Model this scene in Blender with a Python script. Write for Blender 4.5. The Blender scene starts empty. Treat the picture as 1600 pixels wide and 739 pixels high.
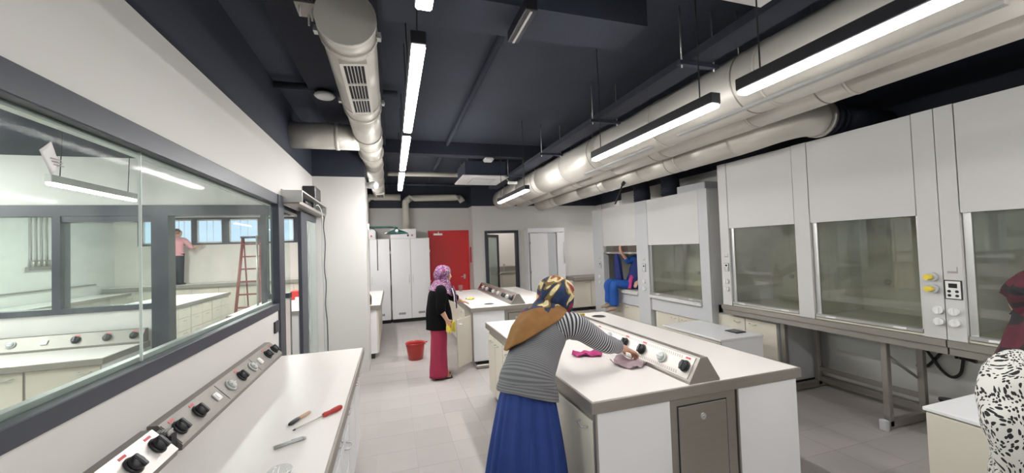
import bpy, bmesh, math, random
from mathutils import Vector, Matrix, Euler
random.seed(7)
PI = math.pi
S = bpy.context.scene
C = S.collection

# ---------------------------------------------------------------- camera, world, exposure
YAW, PITCH, ROLL, F_PX, CAM_H = 0.30137, 0.02764, -0.03493, 605.6, 1.80
cam = bpy.data.cameras.new('camera'); cam_o = bpy.data.objects.new('camera', cam); C.objects.link(cam_o)
fwd = Vector((math.sin(YAW)*math.cos(PITCH), math.cos(YAW)*math.cos(PITCH), math.sin(PITCH)))
rgt = Vector((math.cos(YAW), -math.sin(YAW), 0)); upv = rgt.cross(fwd)
r2 = rgt*math.cos(ROLL) + upv*math.sin(ROLL); u2 = upv*math.cos(ROLL) - rgt*math.sin(ROLL)
mw = Matrix((r2, u2, -fwd)).transposed().to_4x4(); mw.translation = (0, 0, CAM_H)
cam_o.matrix_world = mw
cam.sensor_width = 36; cam.lens = F_PX/1600*36; cam.clip_start = 0.05; cam.clip_end = 100
S.camera = cam_o
w = bpy.data.worlds.new('daylight'); S.world = w; w.use_nodes = True
w.node_tree.nodes['Background'].inputs[0].default_value = (0.68, 0.82, 1.0, 1)
w.node_tree.nodes['Background'].inputs[1].default_value = 1.2
S.view_settings.view_transform = 'Standard'; S.view_settings.look = 'None'
S.view_settings.exposure = 0.17; S.view_settings.gamma = 1; S.view_settings.use_curve_mapping = False
LAMP = 42.0            # strength of every strip-light diffuser

# ---------------------------------------------------------------- materials
MATS = {}
def nd(nt, t, **kw):
    n = nt.nodes.new(t)
    for k, v in kw.items(): setattr(n, k, v)
    return n
def mat(name, col, rough=.5, metal=0, var=.06, vscale=3, bump=0, bscale=60, rnd=0, coat=0, stretch=None):
    m = bpy.data.materials.new(name); m.use_nodes = True; nt = m.node_tree; L = nt.links
    b = nt.nodes['Principled BSDF']
    b.inputs['Roughness'].default_value = rough; b.inputs['Metallic'].default_value = metal
    b.inputs['Coat Weight'].default_value = coat
    tc = nd(nt, 'ShaderNodeTexCoord'); mp = nd(nt, 'ShaderNodeMapping')
    if stretch: mp.inputs['Scale'].default_value = stretch
    L.new(tc.outputs['Object'], mp.inputs['Vector'])
    n = nd(nt, 'ShaderNodeTexNoise'); n.inputs['Scale'].default_value = vscale; n.inputs['Detail'].default_value = 4
    L.new(mp.outputs[0], n.inputs['Vector'])
    mx = nd(nt, 'ShaderNodeMix', data_type='RGBA')
    c = Vector(col)
    mx.inputs['A'].default_value = (*(c*(1-var)), 1); mx.inputs['B'].default_value = (*[min(1, q) for q in c*(1+var)], 1)
    L.new(n.outputs['Fac'], mx.inputs['Factor'])
    out = mx.outputs['Result']
    if rnd:
        oi = nd(nt, 'ShaderNodeObjectInfo'); h = nd(nt, 'ShaderNodeHueSaturation')
        mr = nd(nt, 'ShaderNodeMapRange'); mr.inputs['To Min'].default_value = 1-rnd; mr.inputs['To Max'].default_value = 1+rnd
        L.new(oi.outputs['Random'], mr.inputs['Value']); L.new(mr.outputs[0], h.inputs['Value'])
        L.new(out, h.inputs['Color']); out = h.outputs[0]
    L.new(out, b.inputs['Base Color'])
    if bump:
        n2 = nd(nt, 'ShaderNodeTexNoise'); n2.inputs['Scale'].default_value = bscale; n2.inputs['Detail'].default_value = 5
        L.new(mp.outputs[0], n2.inputs['Vector'])
        bp = nd(nt, 'ShaderNodeBump'); bp.inputs['Strength'].default_value = bump; bp.inputs['Distance'].default_value = .01
        L.new(n2.outputs['Fac'], bp.inputs['Height']); L.new(bp.outputs[0], b.inputs['Normal'])
    MATS[name] = m; return m
def emis(name, col, s):
    m = bpy.data.materials.new(name); m.use_nodes = True; nt = m.node_tree; nt.nodes.clear()
    e = nd(nt, 'ShaderNodeEmission'); e.inputs[0].default_value = (*col, 1); e.inputs[1].default_value = s
    o = nd(nt, 'ShaderNodeOutputMaterial'); nt.links.new(e.outputs[0], o.inputs[0]); MATS[name] = m; return m
def glass(name, tint, dust=.03, ior=1.45, dscale=4, rough=.0):
    m = bpy.data.materials.new(name); m.use_nodes = True; nt = m.node_tree; nt.nodes.clear(); L = nt.links
    t = nd(nt, 'ShaderNodeBsdfTransparent'); t.inputs[0].default_value = (*tint, 1)
    g = nd(nt, 'ShaderNodeBsdfGlossy'); g.inputs['Roughness'].default_value = rough
    f = nd(nt, 'ShaderNodeFresnel'); ng = nd(nt, 'ShaderNodeNewGeometry'); mi = nd(nt, 'ShaderNodeMapRange')
    mi.inputs['To Min'].default_value = ior; mi.inputs['To Max'].default_value = 1/ior     # both faces of a thin pane reflect like its outer face
    L.new(ng.outputs['Backfacing'], mi.inputs['Value']); L.new(mi.outputs[0], f.inputs[0])
    a = nd(nt, 'ShaderNodeMixShader'); L.new(f.outputs[0], a.inputs[0]); L.new(t.outputs[0], a.inputs[1]); L.new(g.outputs[0], a.inputs[2])
    d = nd(nt, 'ShaderNodeBsdfDiffuse'); d.inputs[0].default_value = (.75, .78, .75, 1)
    n = nd(nt, 'ShaderNodeTexNoise'); n.inputs['Scale'].default_value = dscale; n.inputs['Detail'].default_value = 6
    tc = nd(nt, 'ShaderNodeTexCoord'); L.new(tc.outputs['Object'], n.inputs['Vector'])
    mr = nd(nt, 'ShaderNodeMapRange'); mr.inputs['From Min'].default_value = .4; mr.inputs['From Max'].default_value = .75
    mr.inputs['To Min'].default_value = dust*.5; mr.inputs['To Max'].default_value = dust*2
    L.new(n.outputs['Fac'], mr.inputs['Value'])
    b = nd(nt, 'ShaderNodeMixShader'); L.new(mr.outputs[0], b.inputs[0]); L.new(a.outputs[0], b.inputs[1]); L.new(d.outputs[0], b.inputs[2])
    o = nd(nt, 'ShaderNodeOutputMaterial'); L.new(b.outputs[0], o.inputs[0]); MATS[name] = m; return m
def ramp(nt, stops, interp='CONSTANT'):
    r = nd(nt, 'ShaderNodeValToRGB'); r.color_ramp.interpolation = interp
    e = r.color_ramp.elements
    while len(e) < len(stops): e.new(.5)
    for q, (p, c) in zip(e, stops): q.position = p; q.color = (*c, 1)
    return r

WHITE = mat('white_paint', (.72, .715, .70), .55, var=.02)
NAVYC = (.016, .020, .034)
mat('navy_paint', NAVYC, .85, var=.35, vscale=1.2, bump=.3, bscale=30)
mat('ceiling_grey', (.030, .038, .058), .85, var=.3, vscale=1.5, bump=.3, bscale=40)
# wall paint: white below 2.95 m, navy band above
wp = mat('wall_paint', (.61, .595, .57), .6, var=.025, vscale=.8)
nt = wp.node_tree; bs = nt.nodes['Principled BSDF']; src = bs.inputs['Base Color'].links[0].from_socket
ge = nd(nt, 'ShaderNodeNewGeometry'); sx = nd(nt, 'ShaderNodeSeparateXYZ'); gt = nd(nt, 'ShaderNodeMath', operation='GREATER_THAN')
nt.links.new(ge.outputs['Position'], sx.inputs[0]); nt.links.new(sx.outputs['Z'], gt.inputs[0]); gt.inputs[1].default_value = 2.95
mx = nd(nt, 'ShaderNodeMix', data_type='RGBA'); mx.inputs['B'].default_value = (*NAVYC, 1)
nt.links.new(gt.outputs[0], mx.inputs['Factor']); nt.links.new(src, mx.inputs['A']); nt.links.new(mx.outputs['Result'], bs.inputs['Base Color'])
mat('floor_tile', (.41, .38, .365), .42, var=.06, vscale=2.2, rnd=.05)
mat('grout', (.345, .32, .305), .7)
mat('worktop_white', (.77, .728, .695), .38, var=.015)
mat('steel', (.36, .335, .305), .46, .85, var=.08, vscale=6, stretch=(1, 1, 14))
mat('console_steel', (.24, .225, .205), .5, .55, var=.08, vscale=6, stretch=(1, 1, 14))
mat('steel_mirror', (.50, .46, .44), .16, 1, var=.05)
mat('steel_bright', (.56, .54, .51), .42, .6, var=.08, vscale=8)
mat('alu', (.62, .62, .61), .38, .85, var=.04)
mat('duct_metal', (.64, .615, .56), .42, .38, var=.05, vscale=2, bump=.12, bscale=9)
mat('duct_cap', (.62, .60, .55), .5, .25, var=.04)
mat('beige_front', (.60, .555, .47), .45, var=.02)
mat('beige_edge', (.33, .30, .26), .5)
mat('carcass_white', (.74, .74, .75), .42, var=.02)
mat('hood_white', (.57, .565, .555), .45, var=.02)
mat('hood_grey', (.50, .51, .52), .45, var=.02)
mat('hood_inner', (.68, .665, .55), .5, var=.05)
mat('frame_dark', (.035, .04, .055), .42, var=.2)
mat('black_plastic', (.014, .014, .018), .35, var=.2)
mat('black_rubber', (.015, .015, .016), .6)
mat('dark_gap', (.02, .02, .022), .8)
mat('grey_plastic', (.48, .50, .49), .4)
mat('white_plastic', (.78, .78, .77), .4, var=.02)
mat('red_door', (.60, .022, .026), .45, var=.06, vscale=1.5)
mat('red_plastic', (.42, .03, .025), .35)
mat('red_label', (.55, .07, .08), .5)
mat('ladder_red', (.17, .035, .03), .5)
mat('yellow', (.78, .62, .07), .5)
mat('wood', (.50, .34, .22), .5, var=.2, vscale=30)
mat('green_enamel', (.006, .042, .036), .3)
mat('pipe_cream', (.56, .54, .47), .5)
mat('skin', (.55, .31, .22), .5, var=.06, vscale=12)
mat('hair', (.02, .014, .01), .5)
mat('lip', (.42, .15, .13), .45)
mat('eye_white', (.8, .8, .78), .3)
mat('skirt_blue', (.009, .036, .19), .75, var=.18, vscale=9, bump=.2, bscale=200)
mat('trousers_magenta', (.30, .018, .058), .8, var=.12, vscale=9, bump=.2, bscale=150)
mat('cardigan_black', (.004, .004, .005), .9, var=.3, bump=.3, bscale=120)
mat('trousers_blue', (.012, .085, .36), .75, var=.2, vscale=12)
mat('top_navy', (.010, .022, .13), .8, var=.25, vscale=10)
mat('pink_shirt', (.68, .30, .34), .8)
mat('dark_cloth', (.02, .025, .035), .85)
mat('taupe_shoe', (.33, .24, .18), .8)
mat('sandal_orange', (.42, .17, .08), .6)
mat('cloth_pink', (.46, .05, .20), .9, var=.12, vscale=20, bump=.3, bscale=200)
mat('cloth_lilac', (.36, .27, .30), .9, var=.1, vscale=20, bump=.3, bscale=200)
mat('cloth_yellow', (.72, .60, .10), .9, var=.1, bump=.2, bscale=200)
mat('paper', (.80, .79, .78), .8)
mat('print_grey', (.35, .30, .33), .8)
mat('bottle_brown', (.16, .07, .03), .3, var=.5, vscale=25)
mat('wall_c', (.72, .67, .62), .6, var=.03)
mat('screen', (.02, .025, .03), .2)
for q_ in (.5, .7, .85, 1, 1.6, 2.4, 3.2, 4, 6): emis('lamp_white_%g' % q_, (1.0, .985, .965), LAMP*q_)
emis('indicator', (1, .05, .03), .6)
glass('window_glass', (.90, .95, .925), .045, 1.05, rough=.06)
glass('sash_glass', (.84, .85, .82), .05, 1.6)
glass('frosted', (.74, .82, .80), .34, dscale=.05)
glass('daylight_pane', (.94, .97, 1.0), .02, dscale=.05)
glass('clear_plastic', (.93, .95, .95), .05)
for q_ in ('cardigan_black', 'dark_cloth'): MATS[q_].node_tree.nodes['Principled BSDF'].inputs['Specular IOR Level'].default_value = .1
# scarves, stripes, leaf print: flat textile prints
def fabric(name, build, rough=.85):
    m = bpy.data.materials.new(name); m.use_nodes = True; nt = m.node_tree
    b = nt.nodes['Principled BSDF']; b.inputs['Roughness'].default_value = rough
    nt.links.new(build(nt), b.inputs['Base Color']); MATS[name] = m; return m
def stripes(a, bcol, period, soft=.5):
    def f(nt):
        uv = nd(nt, 'ShaderNodeUVMap'); s = nd(nt, 'ShaderNodeSeparateXYZ'); nt.links.new(uv.outputs[0], s.inputs[0])
        m1 = nd(nt, 'ShaderNodeMath', operation='MULTIPLY'); m1.inputs[1].default_value = 1/period
        m2 = nd(nt, 'ShaderNodeMath', operation='FRACT')
        nt.links.new(s.outputs['Y'], m1.inputs[0]); nt.links.new(m1.outputs[0], m2.inputs[0])
        r = ramp(nt, [(0, a), (soft, bcol)]); nt.links.new(m2.outputs[0], r.inputs[0]); return r.outputs[0]
    return f
fabric('stripe_sleeve', stripes((.40, .40, .42), (.02, .02, .024), .0165, .5))
fabric('stripe_body', stripes((.18, .18, .188), (.105, .105, .11), .012, .5))
def floral(stops, scale, border=None, vmin=0, coord='Object'):
    def f(nt):
        L = nt.links
        tc = nd(nt, 'ShaderNodeTexCoord')
        n = nd(nt, 'ShaderNodeTexNoise'); n.inputs['Scale'].default_value = scale*.6; n.inputs['Detail'].default_value = 2
        L.new(tc.outputs['Object'], n.inputs['Vector'])
        n.inputs['Scale'].default_value = scale*.62; n.inputs['Detail'].default_value = 1.2; n.inputs['Distortion'].default_value = 1.1
        mr0 = nd(nt, 'ShaderNodeMapRange'); mr0.inputs['From Min'].default_value = .28; mr0.inputs['From Max'].default_value = .72
        L.new(n.outputs['Fac'], mr0.inputs['Value'])
        r = ramp(nt, stops); L.new(mr0.outputs[0], r.inputs[0])
        n2 = nd(nt, 'ShaderNodeTexNoise'); n2.inputs['Scale'].default_value = scale*3; L.new(tc.outputs['Object'], n2.inputs['Vector'])
        h = nd(nt, 'ShaderNodeHueSaturation'); mr = nd(nt, 'ShaderNodeMapRange'); mr.inputs['To Min'].default_value = .55; mr.inputs['To Max'].default_value = 1.45
        L.new(n2.outputs['Fac'], mr.inputs['Value']); L.new(mr.outputs[0], h.inputs['Value']); L.new(r.outputs[0], h.inputs['Color'])
        out = h.outputs[0]
        if border:
            uv = nd(nt, 'ShaderNodeUVMap'); s = nd(nt, 'ShaderNodeSeparateXYZ'); L.new(uv.outputs[0], s.inputs[0])
            g = nd(nt, 'ShaderNodeMath', operation='GREATER_THAN'); g.inputs[1].default_value = vmin; L.new(s.outputs['Y'], g.inputs[0])
            n3 = nd(nt, 'ShaderNodeTexNoise'); n3.inputs['Scale'].default_value = 18; L.new(tc.outputs['Object'], n3.inputs['Vector'])
            m1 = nd(nt, 'ShaderNodeMix', data_type='RGBA'); m1.inputs['A'].default_value = (*[q*.75 for q in border], 1); m1.inputs['B'].default_value = (*[q*1.2 for q in border], 1)
            L.new(n3.outputs['Fac'], m1.inputs['Factor'])
            mx = nd(nt, 'ShaderNodeMix', data_type='RGBA'); L.new(g.outputs[0], mx.inputs['Factor']); L.new(out, mx.inputs['A']); L.new(m1.outputs['Result'], mx.inputs['B'])
            out = mx.outputs['Result']
        return out
    return f
FLOR = [(0, (.16, .012, .03)), (.20, (.30, .12, .03)), (.28, (.60, .50, .28)), (.40, (.17, .11, .04)), (.47, (.02, .02, .025)), (.53, (.012, .028, .085)), (.74, (.20, .012, .035)), (.88, (.60, .48, .22))]
fabric('scarf_floral', floral(FLOR, 8))
fabric('scarf_border', floral(FLOR, 9, (.22, .10, .024), .46))
fabric('scarf_purple', floral([(0, (.12, .03, .10)), (.25, (.30, .15, .26)), (.40, (.05, .02, .08)), (.52, (.22, .05, .14)), (.66, (.38, .28, .24)), (.76, (.09, .05, .16))], 20))
fabric('scarf_maroon', floral([(0, (.07, .010, .018)), (.45, (.012, .01, .012)), (.7, (.05, .010, .016))], 6))
def leaf(nt):
    L = nt.links
    uv = nd(nt, 'ShaderNodeTexCoord')
    n = nd(nt, 'ShaderNodeTexNoise'); n.inputs['Scale'].default_value = 10; n.inputs['Detail'].default_value = 0; L.new(uv.outputs['Object'], n.inputs['Vector'])
    vr = nd(nt, 'ShaderNodeVectorRotate'); vr.rotation_type = 'X_AXIS'
    mr = nd(nt, 'ShaderNodeMapRange'); mr.inputs['To Min'].default_value = -.2; mr.inputs['To Max'].default_value = .9
    av = nd(nt, 'ShaderNodeMix', data_type='VECTOR'); av.inputs['Factor'].default_value = .10
    L.new(uv.outputs['Object'], av.inputs['A']); L.new(n.outputs['Color'], av.inputs['B'])
    mp = nd(nt, 'ShaderNodeMapping'); mp.inputs['Scale'].default_value = (95, 95, 50); mp.inputs['Rotation'].default_value = (.5, .35, 0)
    L.new(av.outputs['Result'], mp.inputs['Vector'])
    v = nd(nt, 'ShaderNodeTexVoronoi'); v.inputs['Scale'].default_value = 1; v.inputs['Randomness'].default_value = .8; L.new(mp.outputs[0], v.inputs['Vector'])
    r = ramp(nt, [(0, (.012, .012, .014)), (.425, (.60, .585, .55))]); L.new(v.outputs['Distance'], r.inputs[0]); return r.outputs[0]
fabric('leaf_print', leaf)

# ---------------------------------------------------------------- mesh helpers
class MB:
    def __init__(s): s.bm = bmesh.new(); s.uv = s.bm.loops.layers.uv.new('UVMap')
    def box(s, x0, x1, y0, y1, z0, z1, bev=0):
        v = [s.bm.verts.new((x, y, z)) for x in sorted((x0, x1)) for y in sorted((y0, y1)) for z in sorted((z0, z1))]
        fs = [s.bm.faces.new([v[i] for i in q]) for q in ((0, 1, 3, 2), (4, 6, 7, 5), (0, 4, 5, 1), (2, 3, 7, 6), (0, 2, 6, 4), (1, 5, 7, 3))]
        if bev:
            es = list({e for f in fs for e in f.edges})
            bmesh.ops.bevel(s.bm, geom=es, offset=bev, segments=1, affect='EDGES')
        return s
    def prism(s, poly, axis, a0, a1):
        """poly of 2D points extruded along axis 0/1/2 from a0 to a1 (2D axes are the other two in order)"""
        def P(p, a):
            q = list(p); q.insert(axis, a); return q
        A = [s.bm.verts.new(P(p, a0)) for p in poly]; B = [s.bm.verts.new(P(p, a1)) for p in poly]
        n = len(poly); fs = [s.bm.faces.new(A), s.bm.faces.new(B[::-1])]
        for i in range(n): fs.append(s.bm.faces.new([A[i], B[i], B[(i+1) % n], A[(i+1) % n]]))
        bmesh.ops.recalc_face_normals(s.bm, faces=fs); return s
    def quad(s, *p):
        s.bm.faces.new([s.bm.verts.new(q) for q in p]); return s
    def loft(s, pts, rad, n=16, side=(1, 0, 0), sub=1, caps=True, mod=None, v0=0, smooth=True):
        """rings of radii (a,b) along pts; a lies along side"""
        pts = [Vector(p) for p in pts]; rad = [(r, r) if not isinstance(r, (tuple, list)) else r for r in rad]
        if sub > 1:
            P, Rr = [], []
            for i in range(len(pts)-1):
                p0 = pts[max(i-1, 0)]; p1 = pts[i]; p2 = pts[i+1]; p3 = pts[min(i+2, len(pts)-1)]
                q0 = rad[max(i-1, 0)]; q1 = rad[i]; q2 = rad[i+1]; q3 = rad[min(i+2, len(pts)-1)]
                for k in range(sub):
                    t = k/sub; cr = lambda a, b, c, d: .5*((2*b)+(c-a)*t+(2*a-5*b+4*c-d)*t*t+(3*b-a-3*c+d)*t*t*t)
                    P.append(cr(p0, p1, p2, p3)); Rr.append(tuple(max(1e-4, cr(q0[j], q1[j], q2[j], q3[j])) for j in (0, 1)))
            P.append(pts[-1]); Rr.append(rad[-1]); pts, rad = P, Rr
        side = Vector(side); rings = []; vv = v0; vs = []
        for i, p in enumerate(pts):
            t = (pts[min(i+1, len(pts)-1)] - pts[max(i-1, 0)])
            t = t.normalized() if t.length > 1e-9 else Vector((0, 0, 1))
            a = side - t*side.dot(t)
            if a.length < .05: a = Vector((0, 1, .01)) - t*Vector((0, 1, .01)).dot(t)
            a.normalize(); b = t.cross(a)
            if i: vv += (p-pts[i-1]).length
            vs.append(vv); ring = []
            for k in range(n):
                ph = 2*PI*k/n; f = mod(ph, i/(len(pts)-1)) if mod else 1
                ring.append(s.bm.verts.new(p + a*math.cos(ph)*rad[i][0]*f + b*math.sin(ph)*rad[i][1]*f))
            rings.append(ring)
        for i in range(len(rings)-1):
            for k in range(n):
                k2 = (k+1) % n
                f = s.bm.faces.new([rings[i][k], rings[i][k2], rings[i+1][k2], rings[i+1][k]]); f.smooth = smooth
                for lp, (uu, v_) in zip(f.loops, ((k/n, vs[i]), ((k+1)/n, vs[i]), ((k+1)/n, vs[i+1]), (k/n, vs[i+1]))): lp[s.uv].uv = (uu, v_)
        if caps:
            for ring in (rings[0][::-1], rings[-1]):
                f = s.bm.faces.new(ring)
        return s
    def cyl(s, p0, p1, r, n=16, r1=None): return s.loft([p0, p1], [r, r if r1 is None else r1], n)
    def tube(s, pts, r, n=8, sub=4): return s.loft(pts, [r]*len(pts), n, sub=sub)
    def ball(s, c, r, n=16, m=10, side=(1, 0, 0), axis=(0, 0, 1)):
        r = (r, r, r) if not isinstance(r, (tuple, list)) else r
        ax = Vector(axis).normalized(); pts = []; rad = []
        for i in range(m+1):
            th = PI*(i/m); q = -math.cos(th); pts.append(Vector(c)+ax*q*r[2]); k = max(math.sin(th), .02); rad.append((r[0]*k, r[1]*k))
        return s.loft(pts, rad, n, side=side)
    def lathe(s, prof, c=(0, 0, 0), n=24, caps=True): return s.loft([Vector(c)+Vector((0, 0, z)) for r, z in prof], [r for r, z in prof], n, caps=caps)
    def grid(s, fn, nu, nv, closed=False, thick=0):
        g = [[s.bm.verts.new(fn(i/nu, j/nv)) for j in range(nv+1)] for i in range(nu if closed else nu+1)]
        for i in range(nu):
            i2 = (i+1) % len(g) if closed else i+1
            for j in range(nv):
                f = s.bm.faces.new([g[i][j], g[i2][j], g[i2][j+1], g[i][j+1]]); f.smooth = True
                for lp, q in zip(f.loops, ((i/nu, j/nv), ((i+1)/nu, j/nv), ((i+1)/nu, (j+1)/nv), (i/nu, (j+1)/nv))): lp[s.uv].uv = q
        return s
    def xf(s, M):
        bmesh.ops.transform(s.bm, matrix=M, verts=s.bm.verts[:]); return s
WORLD = {}
def obj(name, mb, m, parent=None, local=False, kind=None, thick=0):
    me = bpy.data.meshes.new(name)
    off = Vector((0, 0, 0))
    if parent is not None:
        if not local: off = WORLD.get(parent.name, Vector((0, 0, 0)))
    else:
        co = [v.co for v in mb.bm.verts]
        lo = [min(c[i] for c in co) for i in range(3)]; hi = [max(c[i] for c in co) for i in range(3)]
        off = Vector(((lo[0]+hi[0])/2, (lo[1]+hi[1])/2, lo[2]))
    if off.length: bmesh.ops.translate(mb.bm, vec=-off, verts=mb.bm.verts[:])
    mb.bm.to_mesh(me); mb.bm.free()
    me.materials.append(MATS[m])
    o = bpy.data.objects.new(name, me); C.objects.link(o)
    if parent is not None: o.parent = parent; WORLD[o.name] = off if not local else Vector((0, 0, 0))
    else: o.location = off; WORLD[o.name] = off
    if kind: o['kind'] = kind
    if thick:
        sd = o.modifiers.new('thickness', 'SOLIDIFY'); sd.thickness = thick; sd.offset = 0
    return o
def inst(name, me, parent, M):
    o = bpy.data.objects.new(name, me); C.objects.link(o); o.parent = parent; o.matrix_local = M; return o
def thing(name, label, cat, loc=(0, 0, 0), rz=0, group=None):
    o = bpy.data.objects.new(name, None); C.objects.link(o); o.empty_display_size = .1
    o.location = loc; o.rotation_euler = (0, 0, rz); o['label'] = label; o['category'] = cat
    if group: o['group'] = group
    WORLD[o.name] = Vector(loc); return o
def tag(o, label, cat, group=None):
    o['label'] = label; o['category'] = cat
    if group: o['group'] = group
    return o
def struct(name, mb, m, parent=None):
    o = obj(name, mb, m, parent)
    if parent is None: o['kind'] = 'structure'
    return o
def dup(root, loc, rz=None, label=None, group=None):
    r = root.copy(); C.objects.link(r); r.location = loc
    if rz is not None: r.rotation_euler = (0, 0, rz)
    if label: r['label'] = label
    if group: r['group'] = group
    def kids(src, dst):
        for ch in list(src.children):
            c = ch.copy(); C.objects.link(c); c.parent = dst; kids(ch, c)
    kids(root, r); return r
B = lambda *a, bev=0: MB().box(*a, bev=bev)
# ================================================================ SETTING
XL, XR, ZC = -1.10, 5.10, 3.57
# floor slab and tiles
fl = struct('floor', B(-7.7, 6.2, -3.2, 14.3, -.15, -.004), 'grout')
TS, TY = .335, .332
tm = MB().box(-TS/2+.0008, TS/2-.0008, -TY/2+.0008, TY/2-.0008, -.004, 0)
tile0 = obj('floor_tile', tm, 'floor_tile', fl, local=True)
cells = []
for i in range(-3, 20):
    for j in range(-13, 22):
        x, y = -.17+TS*(i+.5), 3.37+TY*(j+.5)
        if x < XL+.1 or x > XR or y > 10.4: continue
        d = Vector((x, y, -CAM_H)); dz = d.dot(fwd); px = 800+F_PX*d.dot(r2)/max(dz, .01); py = 369.5-F_PX*d.dot(u2)/max(dz, .01)
        vis = dz > .3 and -40 < px < 1640 and py < 800
        hid = (x < -.25 and y < 6.9) or (1.15 < x < 2.6 and 2 < y < 8.3) or x < -.25
        cells.append((0 if vis and not hid else 1, y if vis else 99, x, y))
cells.sort()
rest = MB(); first = True
fz = WORLD['floor']
for k, (a, b_, x, y) in enumerate(cells):
    if k < 300:
        o = tile0 if first else inst('floor_tile', tile0.data, fl, Matrix())
        first = False
        o.location = Vector((x, y, 0)) - fz
    else: rest.box(x-TS/2+.0008, x+TS/2-.0008, y-TY/2+.0008, y+TY/2-.0008, -.004, 0)
obj('floor_tile_remainder', rest, 'floor_tile', fl, kind='stuff')
# ceiling and beams
struct('ceiling', B(-7.7, 6.2, -3.2, 14.3, ZC, ZC+.15), 'ceiling_grey')
struct('trim_1', B(-.76, -.05, -3, 10.8, 3.47, ZC), 'navy_paint')
m = MB(); m.box(-.02, 1.62, 2.09, 2.42, 3.20, ZC); struct('trim_2', m, 'ceiling_grey')
struct('trim_3', B(-1.1, 5.1, 6.35, 6.5, 3.36, ZC), 'navy_paint')
# left wall with the long internal window and the sliding-door opening
m = MB(); T = .12
m.box(XL-T, XL, -3, 4.62, 0, 1.25); m.box(XL-T, XL, -3, 6.3, 2.42, ZC)
m.box(XL-T, XL, 6.3, 10.9, 0, ZC); m.box(XL-T, XL, -3, -2.2, 1.25, 2.42)
struct('wall_left', m, 'wall_paint')
struct('wall_pier', B(XL, -.37, 6.3, 6.92, 0, ZC), 'wall_paint')
# far walls
m = MB(); m.box(XL, .95, 10.8, 10.95, 0, ZC); m.box(2.07, 2.24, 10.8, 10.95, 0, ZC); m.box(.95, 2.07, 10.8, 10.95, 2.325, ZC)
struct('wall_far', m, 'wall_paint')
m = MB(); m.box(2.09, 2.42, 10.3, 10.45, 0, ZC); m.box(3.38, 6.0, 10.3, 10.45, 0, ZC); m.box(2.42, 3.38, 10.3, 10.45, 2.27, ZC); m.box(2.09, 2.24, 10.45, 10.8, 0, ZC)
struct('wall_far_right', m, 'wall_paint')
m = MB(); m.box(XR, XR+.12, -3.1, 7.78, 0, ZC); m.box(XR+.12, 5.85, 7.66, 7.78, 0, ZC); m.box(5.85, 5.97, 7.66, 10.4, 0, ZC)
struct('wall_right', m, 'wall_paint')
struct('wall_near', B(-7.6, XR+.1, -3.15, -3, 0, ZC), 'wall_paint')
struct('baseboard_far', B(2.24, 2.42, 10.285, 10.3, 0, .08), 'dark_gap')
# long internal window in the left wall
wn = struct('window_1', MB().box(XL-.05, XL+.012, -2.2, 4.42, 1.25, 1.325, bev=.004).box(XL-.05, XL+.012, -2.2, 4.42, 2.315, 2.42, bev=.004).box(XL-.05, XL+.012, -2.2, -2.12, 1.325, 2.315), 'frame_dark')
obj('inner_bead', MB().box(XL-.085, XL-.05, -2.2, 4.42, 1.25, 1.345).box(XL-.085, XL-.05, -2.2, 4.42, 2.30, 2.42), 'alu', wn)
obj('pane', B(XL-.045, XL-.035, -2.12, 2.278, 1.325, 2.315), 'window_glass', wn)
obj('pane', B(XL-.045, XL-.035, 2.284, 4.40, 1.325, 2.315), 'window_glass', wn)
obj('glass_joint', B(XL-.046, XL-.034, 2.2795, 2.2825, 1.325, 2.315), 'white_plastic', wn)
obj('jamb', B(XL-.06, XL+.02, 4.42, 4.62, 0, 2.42, bev=.004), 'frame_dark', wn)
# sliding glass door (leaf parked over the far half of the opening) and its operator
dr = struct('door_1', MB().box(XL-.12, XL-.04, 4.62, 6.3, 2.31, 2.42).box(XL-.12, XL-.03, 6.24, 6.3, 0, 2.31), 'frame_dark')
lf = obj('leaf_frame', MB().box(XL+.02, XL+.06, 5.22, 5.56, .02, 2.33).box(XL+.02, XL+.06, 5.56, 6.2, .02, .12).box(XL+.02, XL+.06, 5.56, 6.2, 2.25, 2.33), 'frame_dark', dr)
obj('leaf_pane', B(XL+.034, XL+.046, 5.56, 6.24, .12, 2.25), 'frosted', lf)
t = thing('door_operator', 'long silver sliding door operator box above the glass door, lid open', 'door operator', (XL+.1, 5.4, 2.33))
obj('back_plate', B(XL, XL+.015, 4.6, 6.29, 2.34, 2.50), 'alu', t)
obj('top_cover', B(XL+.015, XL+.20, 4.6, 6.29, 2.475, 2.49), 'alu', t)
obj('end_cap', B(XL+.015, XL+.20, 4.6, 4.62, 2.36, 2.475), 'alu', t)
obj('rail', B(XL+.015, XL+.17, 4.62, 6.26, 2.345, 2.38), 'steel', t)
obj('end_cap', B(XL+.015, XL+.20, 6.20, 6.26, 2.37, 2.475), 'alu', t)
obj('motor', MB().cyl((XL+.1, 5.1, 2.425), (XL+.1, 5.5, 2.425), .035), 'black_plastic', t)
obj('gearbox', B(XL+.05, XL+.15, 5.5, 5.62, 2.385, 2.465), 'black_plastic', t)
tag(obj('door_sensor', MB().box(XL, XL+.16, 5.62, 6.0, 2.53, 2.70, bev=.01), 'black_plastic'), 'small black box on the white wall above the door operator', 'sensor')
def cable(name, pts, r, m, label): return tag(obj(name, MB().tube(pts, r, 6, 4), m), label, 'cable')
cable('hanging_cable', [(-.93, 6.28, 2.40), (-.955, 6.28, 2.2), (-.935, 6.28, 1.95), (-.955, 6.28, 1.6), (-.935, 6.28, 1.35), (-.95, 6.28, 1.05), (-.93, 6.28, .75), (-.93, 6.28, .05)], .006, 'black_rubber', 'thin black cable hanging down the white pier beside the glass door')
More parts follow.
